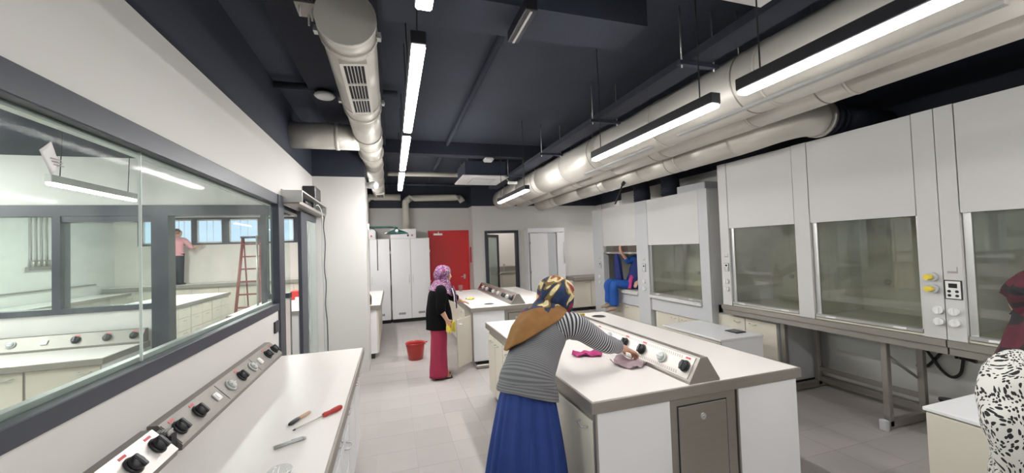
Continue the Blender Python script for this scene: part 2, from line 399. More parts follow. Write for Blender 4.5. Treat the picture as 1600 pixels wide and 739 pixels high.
cable('hanging_cable', [(-.94, 5.55, 2.42), (-.915, 5.62, 2.44), (-.90, 5.78, 2.36), (-.905, 5.85, 2.1), (-.915, 5.86, 1.7), (-.90, 5.86, 1.3), (-.905, 5.86, .9), (-.90, 5.86, .06)], .007, 'grey_plastic', 'grey cable hanging from the door operator in front of the glass leaf')
tag(obj('wall_socket', MB().box(XL, XL+.015, 4.25, 4.40, 1.05, 1.16, bev=.004), 'black_plastic'), 'small black socket plate on the white wall below the window corner', 'socket')
t = thing('paper_label', 'crumpled white paper notice stuck on the left window pane', 'label', (XL-.033, 1.76, 2.12))
obj('sheet', MB().grid(lambda u, v: (XL-.031+.006*math.sin(u*5)*v, 1.715+.048*u+.045*v, 2.185+.042*u-.075*v), 6, 6), 'paper', t, thick=.001)
obj('printed_lines', MB().box(XL-.0265, XL-.0262, 1.752, 1.80, 2.165, 2.169).box(XL-.0265, XL-.0262, 1.758, 1.806, 2.155, 2.159).box(XL-.0265, XL-.0262, 1.765, 1.812, 2.145, 2.149), 'print_grey', t)
# red door
dr = struct('door_2', MB().box(.95, .99, 10.79, 10.93, 0, 2.325).box(2.035, 2.075, 10.79, 10.93, 0, 2.325).box(.95, 2.075, 10.79, 10.93, 2.30, 2.328), 'red_door')
lf = obj('door_leaf', B(.992, 2.033, 10.82, 10.87, .01, 2.298), 'red_door', dr)
obj('door_handle', MB().cyl((1.93, 10.815, 1.03), (1.93, 10.77, 1.03), .014).tube([(1.935, 10.765, 1.03), (1.88, 10.765, 1.03), (1.82, 10.768, 1.025)], .012).box(1.905, 1.955, 10.80, 10.82, .97, 1.09), 'steel_bright', lf)
obj('door_closer', MB().box(1.10, 1.34, 10.765, 10.82, 2.20, 2.25).box(1.22, 1.24, 10.75, 10.79, 2.25, 2.30), 'alu', lf)
# black framed glass door ajar into the room beyond
dr = struct('door_3', MB().box(2.42, 2.485, 10.27, 10.44, 0, 2.27, bev=.004).box(3.31, 3.38, 10.27, 10.44, 0, 2.27, bev=.004).box(2.485, 3.31, 10.27, 10.44, 2.20, 2.27), 'frame_dark')
a = math.radians(52); cx, sx_ = math.cos(a), math.sin(a)
def rotm(x0, y0, ang): return Matrix.Translation((x0, y0, 0)) @ Matrix.Rotation(ang, 4, 'Z')
lf = obj('leaf_frame', MB().box(0, .07, -.02, .02, .02, 2.18).box(.74, .82, -.02, .02, .02, 2.18).box(.07, .74, -.02, .02, .02, .12).box(.07, .74, -.02, .02, 2.1, 2.18).xf(rotm(2.50, 10.42, a)), 'frame_dark', dr)
obj('leaf_pane', MB().box(.07, .74, -.005, .005, .12, 2.1).xf(rotm(2.50, 10.42, a)), 'frosted', lf)
obj('door_handle', MB().cyl((.78, -.02, 1.03), (.78, -.07, 1.03), .012).cyl((.79, -.065, 1.03), (.66, -.065, 1.03), .011).xf(rotm(2.50, 10.42, a)), 'steel_bright', lf)
# room seen through the glass door
m = MB(); m.box(2.1, 5.9, 12.9, 13.0, 0, 3.2); m.box(2.0, 2.1, 10.95, 13, 0, 3.2); m.box(5.8, 5.9, 10.45, 12.9, 0, 3.2); m.box(2.1, 5.8, 10.45, 12.9, 3.1, 3.2)
struct('wall_back_room', m, 'wall_c')
# partition between the two left rooms, facing the camera, with its own window
m = MB(); Y0, Y1 = 5.40, 5.52
m.box(-7.6, -2.45, Y0, Y1, 0, 1.27); m.box(-7.6, XL-.12, Y0, Y1, 2.42, ZC); m.box(-7.6, -7.2, Y0, Y1, 1.27, 2.42)
struct('wall_partition', m, 'wall_paint')
pw = struct('window_2', MB().box(-7.2, -2.45, Y0-.02, Y1, 1.25, 1.31).box(-7.2, XL-.12, Y0-.02, Y1, 2.30, 2.42), 'frame_dark')
for x in (-5.3, -3.42): obj('mullion', B(x-.03, x+.04, Y0-.02, Y1, 1.31, 2.30), 'frame_dark', pw)
obj('mullion', B(-2.59, -2.43, Y0-.025, Y1+.01, .0, 2.30), 'frame_dark', pw)
obj('mullion', B(-3.38, -2.59, Y0-.01, Y1, 2.235, 2.30), 'frame_dark', pw)
for x0, x1 in ((-7.2, -5.33), (-5.26, -3.45), (-3.38, -2.59)): obj('pane', B(x0, x1, Y0+.03, Y0+.04, 1.31, 2.30), 'window_glass', pw)
dr = struct('door_4', MB().box(-1.52, -1.46, Y0, Y1, 0, 2.3).box(-1.46, -1.22, Y0, Y1, 1.27, 1.33), 'frame_dark')
obj('side_panel', B(-1.46, -1.22, Y0+.02, Y1-.02, 0, 1.27), 'wall_c', dr)
obj('side_pane', B(-1.46, -1.22, Y0+.05, Y0+.06, 1.33, 2.30), 'window_glass', dr)
obj('door_handle', MB().cyl((-1.55, Y0-.03, 1.2), (-1.55, Y0-.03, 2.05), .012), 'steel_bright', dr)
# far left room: walls, high windows with daylight
wc = MB(); wc.box(-7.7, -7.6, -3.1, 14.2, 0, ZC)
struct('wall_left_rooms', wc, 'wall_paint')
xs = [(-6.95, -6.38), (-6.27, -5.74), (-5.62, -4.96), (-4.79, -4.0), (-3.82, -3.0)]
m = MB(); m.box(-7.6, XL-.1, 14.0, 14.15, 0, 2.24); m.box(-7.6, XL-.1, 14.0, 14.15, 2.98, ZC)
m.box(-7.6, -7.05, 14.0, 14.15, 2.24, 2.98); m.box(-2.9, XL-.1, 14.0, 14.15, 2.24, 2.98)
struct('wall_far_left', m, 'wall_c')
m = MB(); m.box(-7.05, -2.9, 13.97, 14.1, 2.20, 2.25); m.box(-7.05, -2.9, 13.97, 14.1, 2.97, 3.02)
m.box(-7.05, -6.95, 13.97, 14.1, 2.25, 2.97); m.box(-3.0, -2.9, 13.97, 14.1, 2.25, 2.97)
for (a0, a1), (b0, b1) in zip(xs, xs[1:]): m.box(a1, b0, 13.97, 14.1, 2.25, 2.97)
hw = struct('window_3', m, 'frame_dark')
for x0, x1 in xs:
    p = obj('pane', B(x0, x1, 14.05, 14.06, 2.25, 2.97), 'daylight_pane', hw)
    obj('sash', MB().box(x0, x0+.035, 14.02, 14.08, 2.25, 2.97).box(x1-.035, x1, 14.02, 14.08, 2.25, 2.97).box(x0, x1, 14.02, 14.08, 2.25, 2.29).box(x0, x1, 14.02, 14.08, 2.93, 2.97), 'white_plastic', p)
    obj('blind_cord', MB().cyl((x0*.6+x1*.4, 13.99, 2.3), (x0*.6+x1*.4, 13.99, 2.97), .006, 6).cyl((x0*.35+x1*.65, 13.99, 2.3), (x0*.35+x1*.65, 13.99, 2.97), .006, 6), 'white_plastic', p)

# ================================================================ STRIP LIGHTS
def strip(x, y0, y1, z, label, group, cables=True, wd=.07, q=1):
    t = thing('strip_light', label, 'ceiling light', (x, (y0+y1)/2, z), 0, group)
    obj('housing', MB().box(x-wd/2, x+wd/2, y0, y1, z+.022, z+.085, bev=.004), 'black_plastic', t)
    obj('diffuser', MB().box(x-wd/2+.004, x+wd/2-.004, y0+.004, y1-.004, z, z+.022, bev=.008), 'lamp_white_%g' % q, t)
    if cables:
        for y in (y0+.12, y1-.12): obj('suspension_cable', MB().tube([(x, y, z+.085), (x+.01, y+.01, (z+ZC)/2), (x, y, ZC)], .004, 6), 'black_rubber', t)
    return t
GL, GR = 'strip lights of the left row', 'strip lights of the right row'
for (a, b_), lb in zip([(-2.8, -1.45), (-1.25, .1), (.10, 1.50), (1.78, 3.11), (3.26, 4.61), (4.81, 6.12)],
    ['strip light of the left row behind the camera', 'strip light of the left row behind the camera', 'white strip light at the top edge, nearest of the left row',
     'longest white strip light of the left row right of the big round duct', 'second shorter strip light of the left row', 'farthest short strip light of the left row above the green shower']):
    strip(.14, a, b_, 2.72, lb, GL, q=.5 if b_ < 2 else .7 if b_ < 3.2 else 1 if b_ < 5 else 4)
for (a, b_), lb in zip([(-2.9, -1.5), (-1.35, .08), (.22, 1.58), (1.74, 3.14), (4.98, 6.42)],
    ['strip light of the right row behind the camera', 'strip light of the right row behind the camera', 'brightest strip light at the upper right before the grey ducts',
     'bright strip light hanging below the grey ducts, middle of the right row', 'small far strip light at the end of the grey ducts']):
    strip(1.79, a, b_, 2.56, lb, GR, q=.85 if b_ < 2 else 1.6 if b_ < 4 else 4)
strip(-.75, 7.2, 9.4, 2.75, 'added strip light brightening the back left recess, unseen behind the white pier', 'added fill light over the back left bench', q=2.4)  # no fixture known here; added to brighten the back cabinets and far wall
strip(5.4, 8.2, 9.3, 2.45, 'added strip light brightening the far right corner, unseen behind the far fume cupboard', 'added fill light over the far counter', q=2.4)  # extra lamp out of view, put in to lift the far right corner
strip(3.6, -1.5, .45, 2.45, 'added strip light behind the camera, brightening the right aisle', GR, q=2.4)  # added fill, not part of the row; lifts the right aisle and low cabinets
lo = strip(-2.62, 4.05, 5.16, 2.43, 'added strip light standing in for a reflected streak before the white wall band', 'strip lights in the left rooms', wd=.05, q=1)  # added lamp in place of a bright streak reflected in the window glass
for c_ in lo.children:
    if c_.name.startswith('housing'): c_.data.materials[0] = MATS['white_plastic']
for x, y, lb in ((-3.7, .6, 'near'), (-4.9, 3.4, 'middle'), (-6.2, 1.6, 'far')):
    strip(x, y, y+1.4, 2.95, 'strip light in the glazed left room, %s one' % lb, 'strip lights in the left rooms', wd=.10, q=6)
for x, y in ((-2.6, 7.0), (-2.6, 10.2), (-5.4, 7.0), (-5.4, 10.2)):
    strip(x, y, y+1.5, 3.0, 'strip light in the farther left room', 'strip lights in the farther left room', wd=.12, q=4)
strip(3.6, 11.0, 12.4, 2.95, 'strip light in the room behind the black glass door', 'strip light beyond glass door', wd=.12, cables=False)
# ================================================================ DUCTS AND CEILING SERVICES
def round_duct(label, pts, r, joints, name='air_duct', mat_='duct_metal', caps=(1, 1)):
    t = thing(name, label, 'air duct', (pts[0][0], (pts[0][1]+pts[-1][1])/2, pts[0][2]-r))
    n = len(joints)-1
    for k in range(n):
        (y0, r0), (y1, r1) = joints[k], joints[k+1]
        p = lambda y: (pts[0][0]+(pts[1][0]-pts[0][0])*(y-pts[0][1])/(pts[1][1]-pts[0][1]), y, pts[0][2])
        obj('duct_section', MB().cyl(p(y0), p(y1), r0, 28, r1), mat_, t)
        if k: obj('collar', MB().cyl((p(y0)[0], y0-.02, pts[0][2]), (p(y0)[0], y0+.02, pts[0][2]), max(r0, joints[k-1][1])+.008, 28), 'duct_metal', t)
    return t
dx, dz_ = -.235, 3.25
t = round_duct('big round silver air duct with a slotted grille, upper left of the lamps', [(dx, 2.5, dz_), (dx-.03, 9.9, dz_)], .172,
    [(2.55, .175), (2.70, .172), (3.82, .172), (4.05, .165), (4.9, .16), (5.3, .165), (5.9, .15), (6.7, .148), (7.5, .145), (8.3, .142), (9.9, .14)])
obj('end_cap', MB().cyl((dx, 2.52, dz_), (dx, 2.56, dz_), .180, 32), 'duct_cap', t)
for y in (2.66, 3.86):
    for s_ in (-1, 1): obj('clamp_lug', MB().cyl((dx+s_*.17, y, dz_-.03), (dx+s_*.205, y, dz_-.03), .012, 8).box(dx+s_*.19-.012, dx+s_*.19+.012, y-.025, y+.025, dz_-.05, dz_-.01), 'alu', t)
def grille(t, y0, y1, ang, r, cells):
    """slotted register let into the underside of the duct; ang from straight down"""
    M = Matrix.Translation((dx, 0, dz_)) @ Matrix.Rotation(ang, 4, 'Y')
    fr = MB()
    w_ = .066; zb = -r-.012
    fr.box(-w_-.022, -w_, y0-.03, y1+.03, zb, zb+.04).box(w_, w_+.022, y0-.03, y1+.03, zb, zb+.04).box(-w_, w_, y0-.03, y0, zb, zb+.04).box(-w_, w_, y1, y1+.03, zb, zb+.04)
    for k in range(1, cells): y = y0+(y1-y0)*k/cells; fr.box(-w_, w_, y-.012, y+.012, zb-.003, zb+.03)
    g = obj('grille', fr.xf(M), 'duct_cap', t)
    obj('grille_back', MB().box(-w_, w_, y0, y1, zb+.008, zb+.03).xf(M), 'dark_gap', g)
    for k in range(5):
        x = -w_+2*w_*(k+1)/6
        obj('slat', MB().box(x-.0028, x+.0028, y0, y1, zb-.003, zb+.009).xf(M), 'alu', g)
grille(t, 2.79, 3.72, -.10, .172, 3)
grille(t, 9.3, 9.8, -.05, .142, 1)
obj('branch', MB().cyl((XL+.0, 5.1, dz_-.03), (dx-.12, 5.1, dz_-.03), .155, 28), 'duct_metal', t)
obj('collar', MB().cyl((-.62, 5.1, dz_-.03), (-.58, 5.1, dz_-.03), .163, 28), 'duct_metal', t)
for y in (4.5, 7.1, 9.0): obj('hanger_rod', MB().cyl((dx, y, dz_+.15), (dx, y, ZC), .006, 6), 'steel', t)
def par_duct(label, x, z, r, y0, y1, joints, gap=.02):
    t = thing('air_duct', label, 'air duct', (x, (y0+y1)/2, z-r))
    ys = [y0]+joints+[y1]
    for a, b_ in zip(ys, ys[1:]):
        obj('duct_section', MB().cyl((x, a, z), (x, b_, z), r, 32), 'duct_metal', t)
    for y in joints: obj('collar', MB().cyl((x, y-.010, z), (x, y+.012, z), r+.0045, 32), 'duct_metal', t)
    for y in joints[::2]:
        obj('hanger_band', MB().loft([(x, y+.19, z), (x, y+.2, z)], [r+.004]*2, 32), 'steel', t)
        obj('hanger_rod', MB().cyl((x-r*.6, y+.195, z+r*.8), (x-r*.6, y+.195, ZC), .005, 6), 'steel', t)
    return t
ta = par_duct('thickest silver round duct of the right bundle, beside the strip lights', 2.75, 3.03, .247, -2.9, 9.6, [-.6, .9, 2.1, 3.3, 4.4, 5.5, 6.6, 7.7, 8.7])
obj('reinforcing_strip', B(2.60, 2.64, .95, 3.0, 2.795, 2.815), 'alu', ta)
obj('reinforcing_strip', B(2.62, 2.66, 3.4, 4.9, 2.79, 2.81), 'alu', ta)
par_duct('middle silver round duct of the right bundle', 3.24, 3.02, .195, -2.9, 9.5, [-.4, .7, 1.9, 2.7, 3.9, 5.0, 6.1, 7.3, 8.5])
tc_ = par_duct('rear silver round duct whose elbow turns to the wall above the fume cupboards', 3.72, 2.90, .165, 3.35, 9.4, [4.2, 5.0, 6.0, 7.0, 8.2])
el = [(3.72, 3.36, 2.90), (3.73, 3.15, 2.91), (3.80, 2.95, 2.94), (3.95, 2.82, 2.97), (4.12, 2.78, 2.98)]
obj('elbow', MB().loft(el, [.165]*5, 28, side=(0, 0, 1), sub=3), 'duct_metal', tc_)
for k, x in enumerate((4.12, 4.22, 4.32)): obj('flex_ring', MB().cyl((x, 2.78, 2.98), (x+.05, 2.78, 2.98), .18-.008*k, 28), 'steel_bright' if k == 0 else 'navy_paint', tc_)
obj('flex_hose', MB().cyl((4.34, 2.78, 2.98), (XR, 2.78, 2.98), .15, 24), 'navy_paint', tc_)
tp = par_duct('short silver round duct lowest in the right bundle at the far end', 4.12, 2.98, .14, 4.9, 9.3, [6.0, 7.2, 8.3])
for y, lb in ((5.55, 'black exhaust hose rising behind the far fume cupboards, right of the pair'), (6.35, 'black exhaust hose rising behind the far fume cupboards, left of the pair')):
    t = thing('exhaust_hose', lb, 'hose', (4.6, y, 2.53))
    obj('hose', MB().loft([(4.62, y, 2.535), (4.62, y, 2.75), (4.58, y, 3.0), (4.45, y, 3.2), (4.25, y, 3.3)], [.15]*5, 20, sub=4, mod=None), 'navy_paint', t)
    for k in range(4): obj('rib', MB().cyl((4.62, y, 2.56+k*.05), (4.62, y, 2.58+k*.05), .157, 20), 'navy_paint', t)
tag(obj('exhaust_box', MB().box(4.55, 5.0, 4.72, 5.32, 2.53, 2.70, bev=.01), 'hood_grey'), 'grey metal box on top of the right far fume cupboard', 'box')
# sensor drop tube from the ducts
t = thing('spray_nozzle', 'thin black drop tube hanging below the far ducts', 'tube', (3.55, 5.4, 2.35))
obj('tube', MB().cyl((3.42, 5.4, 2.43), (3.585, 5.4, 2.775), .012, 8), 'black_rubber', t); obj('clamp', MB().cyl((3.57, 5.4, 2.74), (3.62, 5.4, 2.80), .03, 10), 'black_plastic', t)
# cable tray
t = thing('cable_tray', 'dark cable tray on threaded rods left of the grey ducts', 'cable tray', (2.25, 4.5, 3.14))
obj('tray', MB().box(2.16, 2.36, .6, 8.6, 3.15, 3.155).box(2.155, 2.163, .6, 8.6, 3.15, 3.21).box(2.357, 2.365, .6, 8.6, 3.15, 3.21), 'navy_paint', t)
for k, y in enumerate((1.2, 2.35, 3.7, 5.2, 6.9)):
    obj('crossbar', B(2.08, 2.44, y-.02, y+.02, 3.12, 3.15), 'ceiling_grey', t)
    for x in (2.11, 2.41): obj('threaded_rod', MB().cyl((x, y, 3.10), (x, y, ZC), .006, 6), 'alu', t)
obj('cable_bundle', MB().tube([(2.22, .7, 3.17), (2.26, 2, 3.175), (2.22, 3.4, 3.17), (2.28, 5, 3.18), (2.24, 8.4, 3.17)], .022, 8), 'black_rubber', t)
# ceiling cassettes
def cassette(x0, x1, y0, y1, z, label):
    t = thing('ceiling_cassette', label, 'air conditioner', ((x0+x1)/2, (y0+y1)/2, z), 0)
    obj('panel', MB().box(x0, x1, y0, y1, z, z+.035, bev=.012), 'white_plastic', t)
    obj('casing', B(x0+.06, x1-.06, y0+.06, y1-.06, z+.035, z+.30), 'ceiling_grey', t)
    c0, c1, d0, d1 = x0+.22, x1-.22, y0+.22, y1-.22
    g = obj('intake_grille', MB().box(c0, c1, d0, d1, z-.008, z+.002), 'grey_plastic', t)
    for k in range(9):
        y = d0+(d1-d0)*(k+.5)/9; obj('louvre', B(c0+.02, c1-.02, y-.012, y+.012, z-.013, z-.008), 'white_plastic', g)
    for a in ((x0+.07, x0+.13, d0, d1), (x1-.13, x1-.07, d0, d1), (c0, c1, y0+.07, y0+.13), (c0, c1, y1-.13, y1-.07)): obj('air_flap', B(*a, z-.01, z+.002), 'white_plastic', t)
    for x in (x0+.12, x1-.12):
        for y in (y0+.12, y1-.12): obj('hanger_rod', MB().cyl((x, y, z+.3), (x, y, ZC), .006, 6), 'steel', t)
cassette(1.26, 2.15, 6.95, 7.9, 3.12, 'white square ceiling cassette air conditioner at the far centre of the ceiling')
cassette(1.13, 2.06, .72, 1.66, 3.12, 'white ceiling cassette corner cut off by the top edge of the view')
t = thing('wifi_camera', 'small white bracket camera hanging beside the far ceiling cassette', 'camera', (2.17, 6.88, 2.98))
obj('bracket', MB().tube([(2.05, 6.9, 3.13), (2.10, 6.9, 3.05), (2.17, 6.9, 3.02)], .008, 6), 'steel', t)
obj('camera_body', MB().box(2.10, 2.28, 6.85, 6.93, 2.98, 3.03, bev=.01), 'white_plastic', t)
# detectors
t = thing('smoke_detector', 'white oval detector on the dark ceiling left of the big round duct', 'smoke detector', (-.62, 4.3, 3.40))
obj('body', MB().lathe([(.02, 3.395), (.08, 3.40), (.10, 3.42), (.09, 3.44)], (-.62, 4.32, 0)), 'white_plastic', t); obj('base', MB().cyl((-.62, 4.32, 3.44), (-.62, 4.32, 3.47), .07), 'black_plastic', t)
t = thing('smoke_detector', 'small white square detector under the dark cross pipe at centre', 'smoke detector', (1.62, 6.4, 3.28))
obj('body', MB().box(1.54, 1.70, 6.34, 6.50, 3.28, 3.345, bev=.02), 'white_plastic', t); obj('base', MB().cyl((1.62, 6.42, 3.345), (1.62, 6.42, 3.36), .07), 'black_plastic', t)
# conduits and cross pipes
def pipe(name, pts, r, m, label, sub=1, n=12, cat='pipe'): return tag(obj(name, MB().loft(pts, [r]*len(pts), n, sub=sub), m), label, cat)
pipe('conduit', [(.90, 2.6, 3.53), (.93, 10.6, 3.53)], .03, 'ceiling_grey', 'long dark conduit running away along the ceiling centre')
pipe('cross_pipe', [(-.05, 8.5, 3.44), (2.45, 8.5, 3.44)], .05, 'pipe_cream', 'pale pipe crossing the far ceiling in front of the cassette')
pipe('cross_pipe', [(-1.0, 9.9, 3.45), (2.0, 9.9, 3.45)], .035, 'ceiling_grey', 'thin grey pipe crossing the ceiling near the far wall')
pipe('cross_pipe', [(-1.08, 4.32, 3.50), (.10, 4.32, 3.50)], .035, 'navy_paint', 'dark pipe crossing the ceiling behind the oval detector')
pipe('cross_pipe', [(.35, 6.62, 3.42), (2.35, 6.62, 3.42)], .045, 'ceiling_grey', 'grey pipe crossing the ceiling behind the square detector')
pipe('vent_pipe', [(.375, 10.6, 2.36), (.375, 10.6, 3.02), (.40, 10.6, 3.12), (.49, 10.6, 3.19), (.6, 10.6, 3.2), (1.7, 10.6, 3.22), (1.83, 10.6, 3.2), (1.9, 10.6, 3.1)], .085, 'pipe_cream', 'cream vent pipe rising from the cabinets and bending right above the red door', 2, 18)
pipe('vent_pipe', [(-.62, 10.6, 2.36), (-.62, 10.6, 3.05), (-.6, 10.6, 3.14), (-.52, 10.6, 3.21), (-.4, 10.6, 3.22), (.25, 10.6, 3.22)], .085, 'pipe_cream', 'cream vent pipe at the far left corner behind the pier', 2, 18)
# black unlit track fitting and bracket near the top edge
t = thing('track_fitting', 'black unlit linear fitting hanging from the beam at the top centre', 'ceiling light', (.775, 2.15, 3.10))
obj('housing', MB().box(.74, .81, 1.97, 2.33, 3.11, 3.18, bev=.004), 'black_plastic', t); obj('diffuser_off', B(.768, .782, 1.98, 2.32, 3.104, 3.11), 'alu', t)
obj('suspension_cable', MB().cyl((.775, 2.0, 3.18), (.775, 2.0, ZC), .004, 6), 'alu', t)
t = thing('rod_bracket', 'threaded rod bracket left of the big round duct end', 'bracket', (-.40, 2.62, 3.30))
for x, y in ((-.50, 2.6), (-.44, 2.64), (-.47, 2.7)): obj('threaded_rod', MB().cyl((x, y, 3.26), (x, y, 3.47), .006, 6), 'alu', t)
obj('plate', B(-.53, -.42, 2.57, 2.73, 3.33, 3.345), 'steel', t)
# security light at the pier, call box
t = thing('security_camera', 'small white round camera on the pier top beside the round duct', 'camera', (-.32, 6.4, 2.76))
obj('mount', MB().cyl((-.37, 6.36, 2.83), (-.31, 6.36, 2.83), .035), 'white_plastic', t); obj('camera_body', MB().loft([(-.33, 6.36, 2.835), (-.24, 6.31, 2.83), (-.20, 6.28, 2.825), (-.18, 6.27, 2.82)], [.045, .06, .055, .02], 16), 'white_plastic', t)
tag(obj('call_box', MB().box(2.062, 2.09, 10.52, 10.62, 1.42, 1.85, bev=.006), 'red_plastic'), 'narrow red fire box on the white corner right of the red door', 'fire box')
# green emergency shower
t = thing('emergency_shower', 'dark green emergency shower with a bell head on a wall arm', 'shower', (-.37, 6.66, 2.1))
obj('flange', MB().cyl((-.37, 6.66, 2.20), (-.34, 6.66, 2.20), .06), 'white_plastic', t)
obj('arm', MB().tube([(-.36, 6.66, 2.20), (.0, 6.66, 2.20), (.06, 6.66, 2.19), (.08, 6.66, 2.15)], .018, 10), 'green_enamel', t)
obj('shower_head', MB().lathe([(.022, 2.20), (.025, 2.165), (.07, 2.15), (.13, 2.125), (.185, 2.098), (.19, 2.085), (.17, 2.083), (.02, 2.09)], (.08, 6.66, 0), 28), 'green_enamel', t)
obj('valve_disc', MB().cyl((.08, 6.51, 2.125), (.08, 6.535, 2.135), .022), 'white_plastic', t)
obj('pull_rod', MB().tube([(-.30, 6.66, 2.19), (-.25, 6.64, 2.15), (-.225, 6.62, 2.05), (-.225, 6.62, 1.5)], .007, 6), 'black_rubber', t)
# ================================================================ CABINETS
def bow_handle(x0, x1, y, z, r=.006, out=.032, vert=False):
    if vert: return MB().tube([(x0, y, z), (x0, y-out, z+.01), (x0, y-out, z+x1-.01), (x0, y, z+x1)], r, 6, 3)
    return MB().tube([(x0, y, z), (x0+.012, y-out, z-.003), (x1-.012, y-out, z-.003), (x1, y, z)], r, 6, 3)
def cabinet(label, loc, rz, w_, d, z0, z1, cols, group=None, body='carcass_white', front='beige_front', top=None, name='base_cabinet', cat='cabinet', plinth=True, hz='beige_front', frontlift=0, skip=()):
    """local frame: front faces -Y, origin bottom centre; cols = list of lists of ('door'|'drawer', share)"""
    t = thing(name, label, cat, (loc[0], loc[1], loc[2] if len(loc) > 2 else 0), rz, group)
    h0 = z0 + (.09 if plinth else .0)
    obj('body', MB().box(-w_/2, w_/2, -d/2+.02, d/2, h0, z1), body, t, local=True)
    if plinth: obj('plinth', MB().box(-w_/2+.02, w_/2-.02, -d/2+.07, d/2-.02, z0, h0), 'dark_gap', t, local=True)
    obj('gap', MB().box(-w_/2+.004, w_/2-.004, -d/2+.0165, -d/2+.02, h0+.004, z1-.004), 'beige_edge', t, local=True)
    cw = w_/len(cols); f0 = h0+.006; f1 = z1-.006-frontlift
    for k, col in enumerate(cols):
        if k in skip: continue
        x0 = -w_/2+k*cw+.005; x1 = x0+cw-.01; z = f1
        for kind, sh in col:
            zb = z-(f1-f0)*sh
            p = obj(kind, MB().box(x0, x1, -d/2, -d/2+.016, zb+.004, z-.004, bev=.002), front, t, local=True)
            hw = .05 if kind == 'drawer' else .045
            if hz == 'tall': obj('handle', bow_handle(x1-.04 if k % 2 == 0 else x0+.04, .18, -d/2, z0+1.0, vert=True), 'alu', p, local=True)
            else:
                hx = (x0+x1)/2 if kind == 'drawer' else ((x1-.11) if k % 2 == 0 else (x0+.11))
                obj('handle', bow_handle(hx-hw, hx+hw, -d/2, z-.055), 'alu' if hz != 'beige' else 'beige_front', p, local=True)
            z = zb
    if top: obj('top', MB().box(-w_/2-.008, w_/2+.008, -d/2-.006, d/2+.006, z1, z1+.022, bev=.003), top, t, local=True)
    return t
DOOR = [('door', 1)]; DRDO = [('drawer', .24), ('door', .76)]; DR3 = [('drawer', .30), ('drawer', .35), ('drawer', .35)]
# control knobs (shared meshes), axis +Z
def knob_meshes():
    r = {}
    for nm, m, cap in (('black', 'black_plastic', 1), ('grey', 'grey_plastic', 0)):
        mb = MB()
        mb.lathe([(.038, 0), (.040, .006), (.036, .012)], n=20)
        if cap: mb.lathe([(.034, .012), (.033, .022), (.027, .031), (.014, .035)], n=18).box(-.012, .012, -.033, .030, .022, .041, bev=.005)
        else: mb.lathe([(.031, .012), (.028, .024), (.015, .029)], n=18).box(-.028, .028, -.006, .006, .022, .033, bev=.003)
        o = obj('knob', mb, m); r[nm] = o.data; bpy.data.objects.remove(o)
    o = obj('knob', MB().box(-.026, .026, -.026, .026, 0, .012, bev=.003).box(-.017, .017, -.017, .017, .012, .016, bev=.002), 'white_plastic'); r['white'] = o.data; bpy.data.objects.remove(o)
    o = obj('red_label', MB().box(-.022, .022, -.006, .006, 0, .0012), 'red_label'); r['label'] = o.data; bpy.data.objects.remove(o)
    return r
KN = knob_meshes()
def frame_at(p, nrm, along):
    z = Vector(nrm).normalized(); x = Vector(along); x = (x-z*x.dot(z)).normalized(); y = z.cross(x)
    M = Matrix((x, y, z)).transposed().to_4x4(); M.translation = Vector(p); return M
def set_knobs(t, origin, nrm, along, items, lab_off=.052):
    off = WORLD[t.name]
    for kind, p in items:
        M = frame_at(Vector(p)-off, nrm, along)
        o = inst('socket' if kind == 'white' else 'knob', KN[kind], t, M)
        if kind == 'black': inst('red_label', KN['label'], t, M @ Matrix.Translation((0, lab_off, .001)))
def worktop(name, x0, x1, y0, y1, z, label, group=None, th=.068, edge='steel', top='worktop_white'):
    t = thing(name, label, 'worktop', ((x0+x1)/2, (y0+y1)/2, z-th), 0, group)
    obj('top_slab', MB().box(x0+.014, x1-.014, y0+.014, y1-.014, z-th+.004, z), top, t)
    e = .014
    obj('steel_edge', MB().box(x0, x1, y0, y0+e, z-th, z-.001, bev=.002).box(x0, x1, y1-e, y1, z-th, z-.001, bev=.002).box(x0, x0+e, y0+e, y1-e, z-th, z-.001, bev=.002).box(x1-e, x1, y0+e, y1-e, z-th, z-.001, bev=.002), edge, t)
    return t
def inset_cup(t, x, y, z, r=.075):
    obj('drip_cup_rim', MB().lathe([(r+.012, z), (r+.012, z+.004), (r, z+.005)], (x, y, 0), 28, caps=False), 'steel', t)
    obj('drip_cup', MB().cyl((x, y, z+.0005), (x, y, z+.0025), r, 28), 'dark_gap', t)

# ================================================================ LEFT BENCH
wt = worktop('bench_worktop', XL+.001, -.275, .25, 3.97, .90, 'long white worktop with a steel edge along the left wall, nearest the camera')
pt = thing('knob_console', 'long slanted steel console with black and grey knobs along the left wall', 'console', (-1.03, 2.1, .90))
prof = [(XL+.001, .901), (-.965, .901), (-.962, .925), (-1.058, 1.03), (XL+.001, 1.032)]
obj('housing', MB().prism(prof, 1, 2.235, 3.965), 'console_steel', pt)
obj('housing', MB().prism(prof, 1, .26, 2.19), 'console_steel', pt)
nrm = Vector((.105, 0, .096)); sl = Vector((-.096, 0, .105)).normalized()
bm_ = MB().prism([(-.958, .930), (-1.052, 1.033), (-1.050, 1.038), (-.952, .934)], 1, .28, 2.175)
o = obj('loose_cover', bm_, 'steel_bright', pt)
obj('cable_slot', MB().box(-1.06, -.985, 2.19, 2.235, .915, .99), 'dark_gap', pt)
for k in range(5): obj('slot_fin', B(-1.05+.012*k, -1.045+.012*k, 2.192, 2.233, .99, 1.012), 'alu', pt)
for a, b_ in ((2.24, 2.8), (2.81, 3.4), (3.41, 3.96)): obj('panel_plate', MB().prism([(-.966, .931), (-1.050, 1.0225), (-1.048, 1.0245), (-.964, .933)], 1, a, b_), 'console_steel', pt)
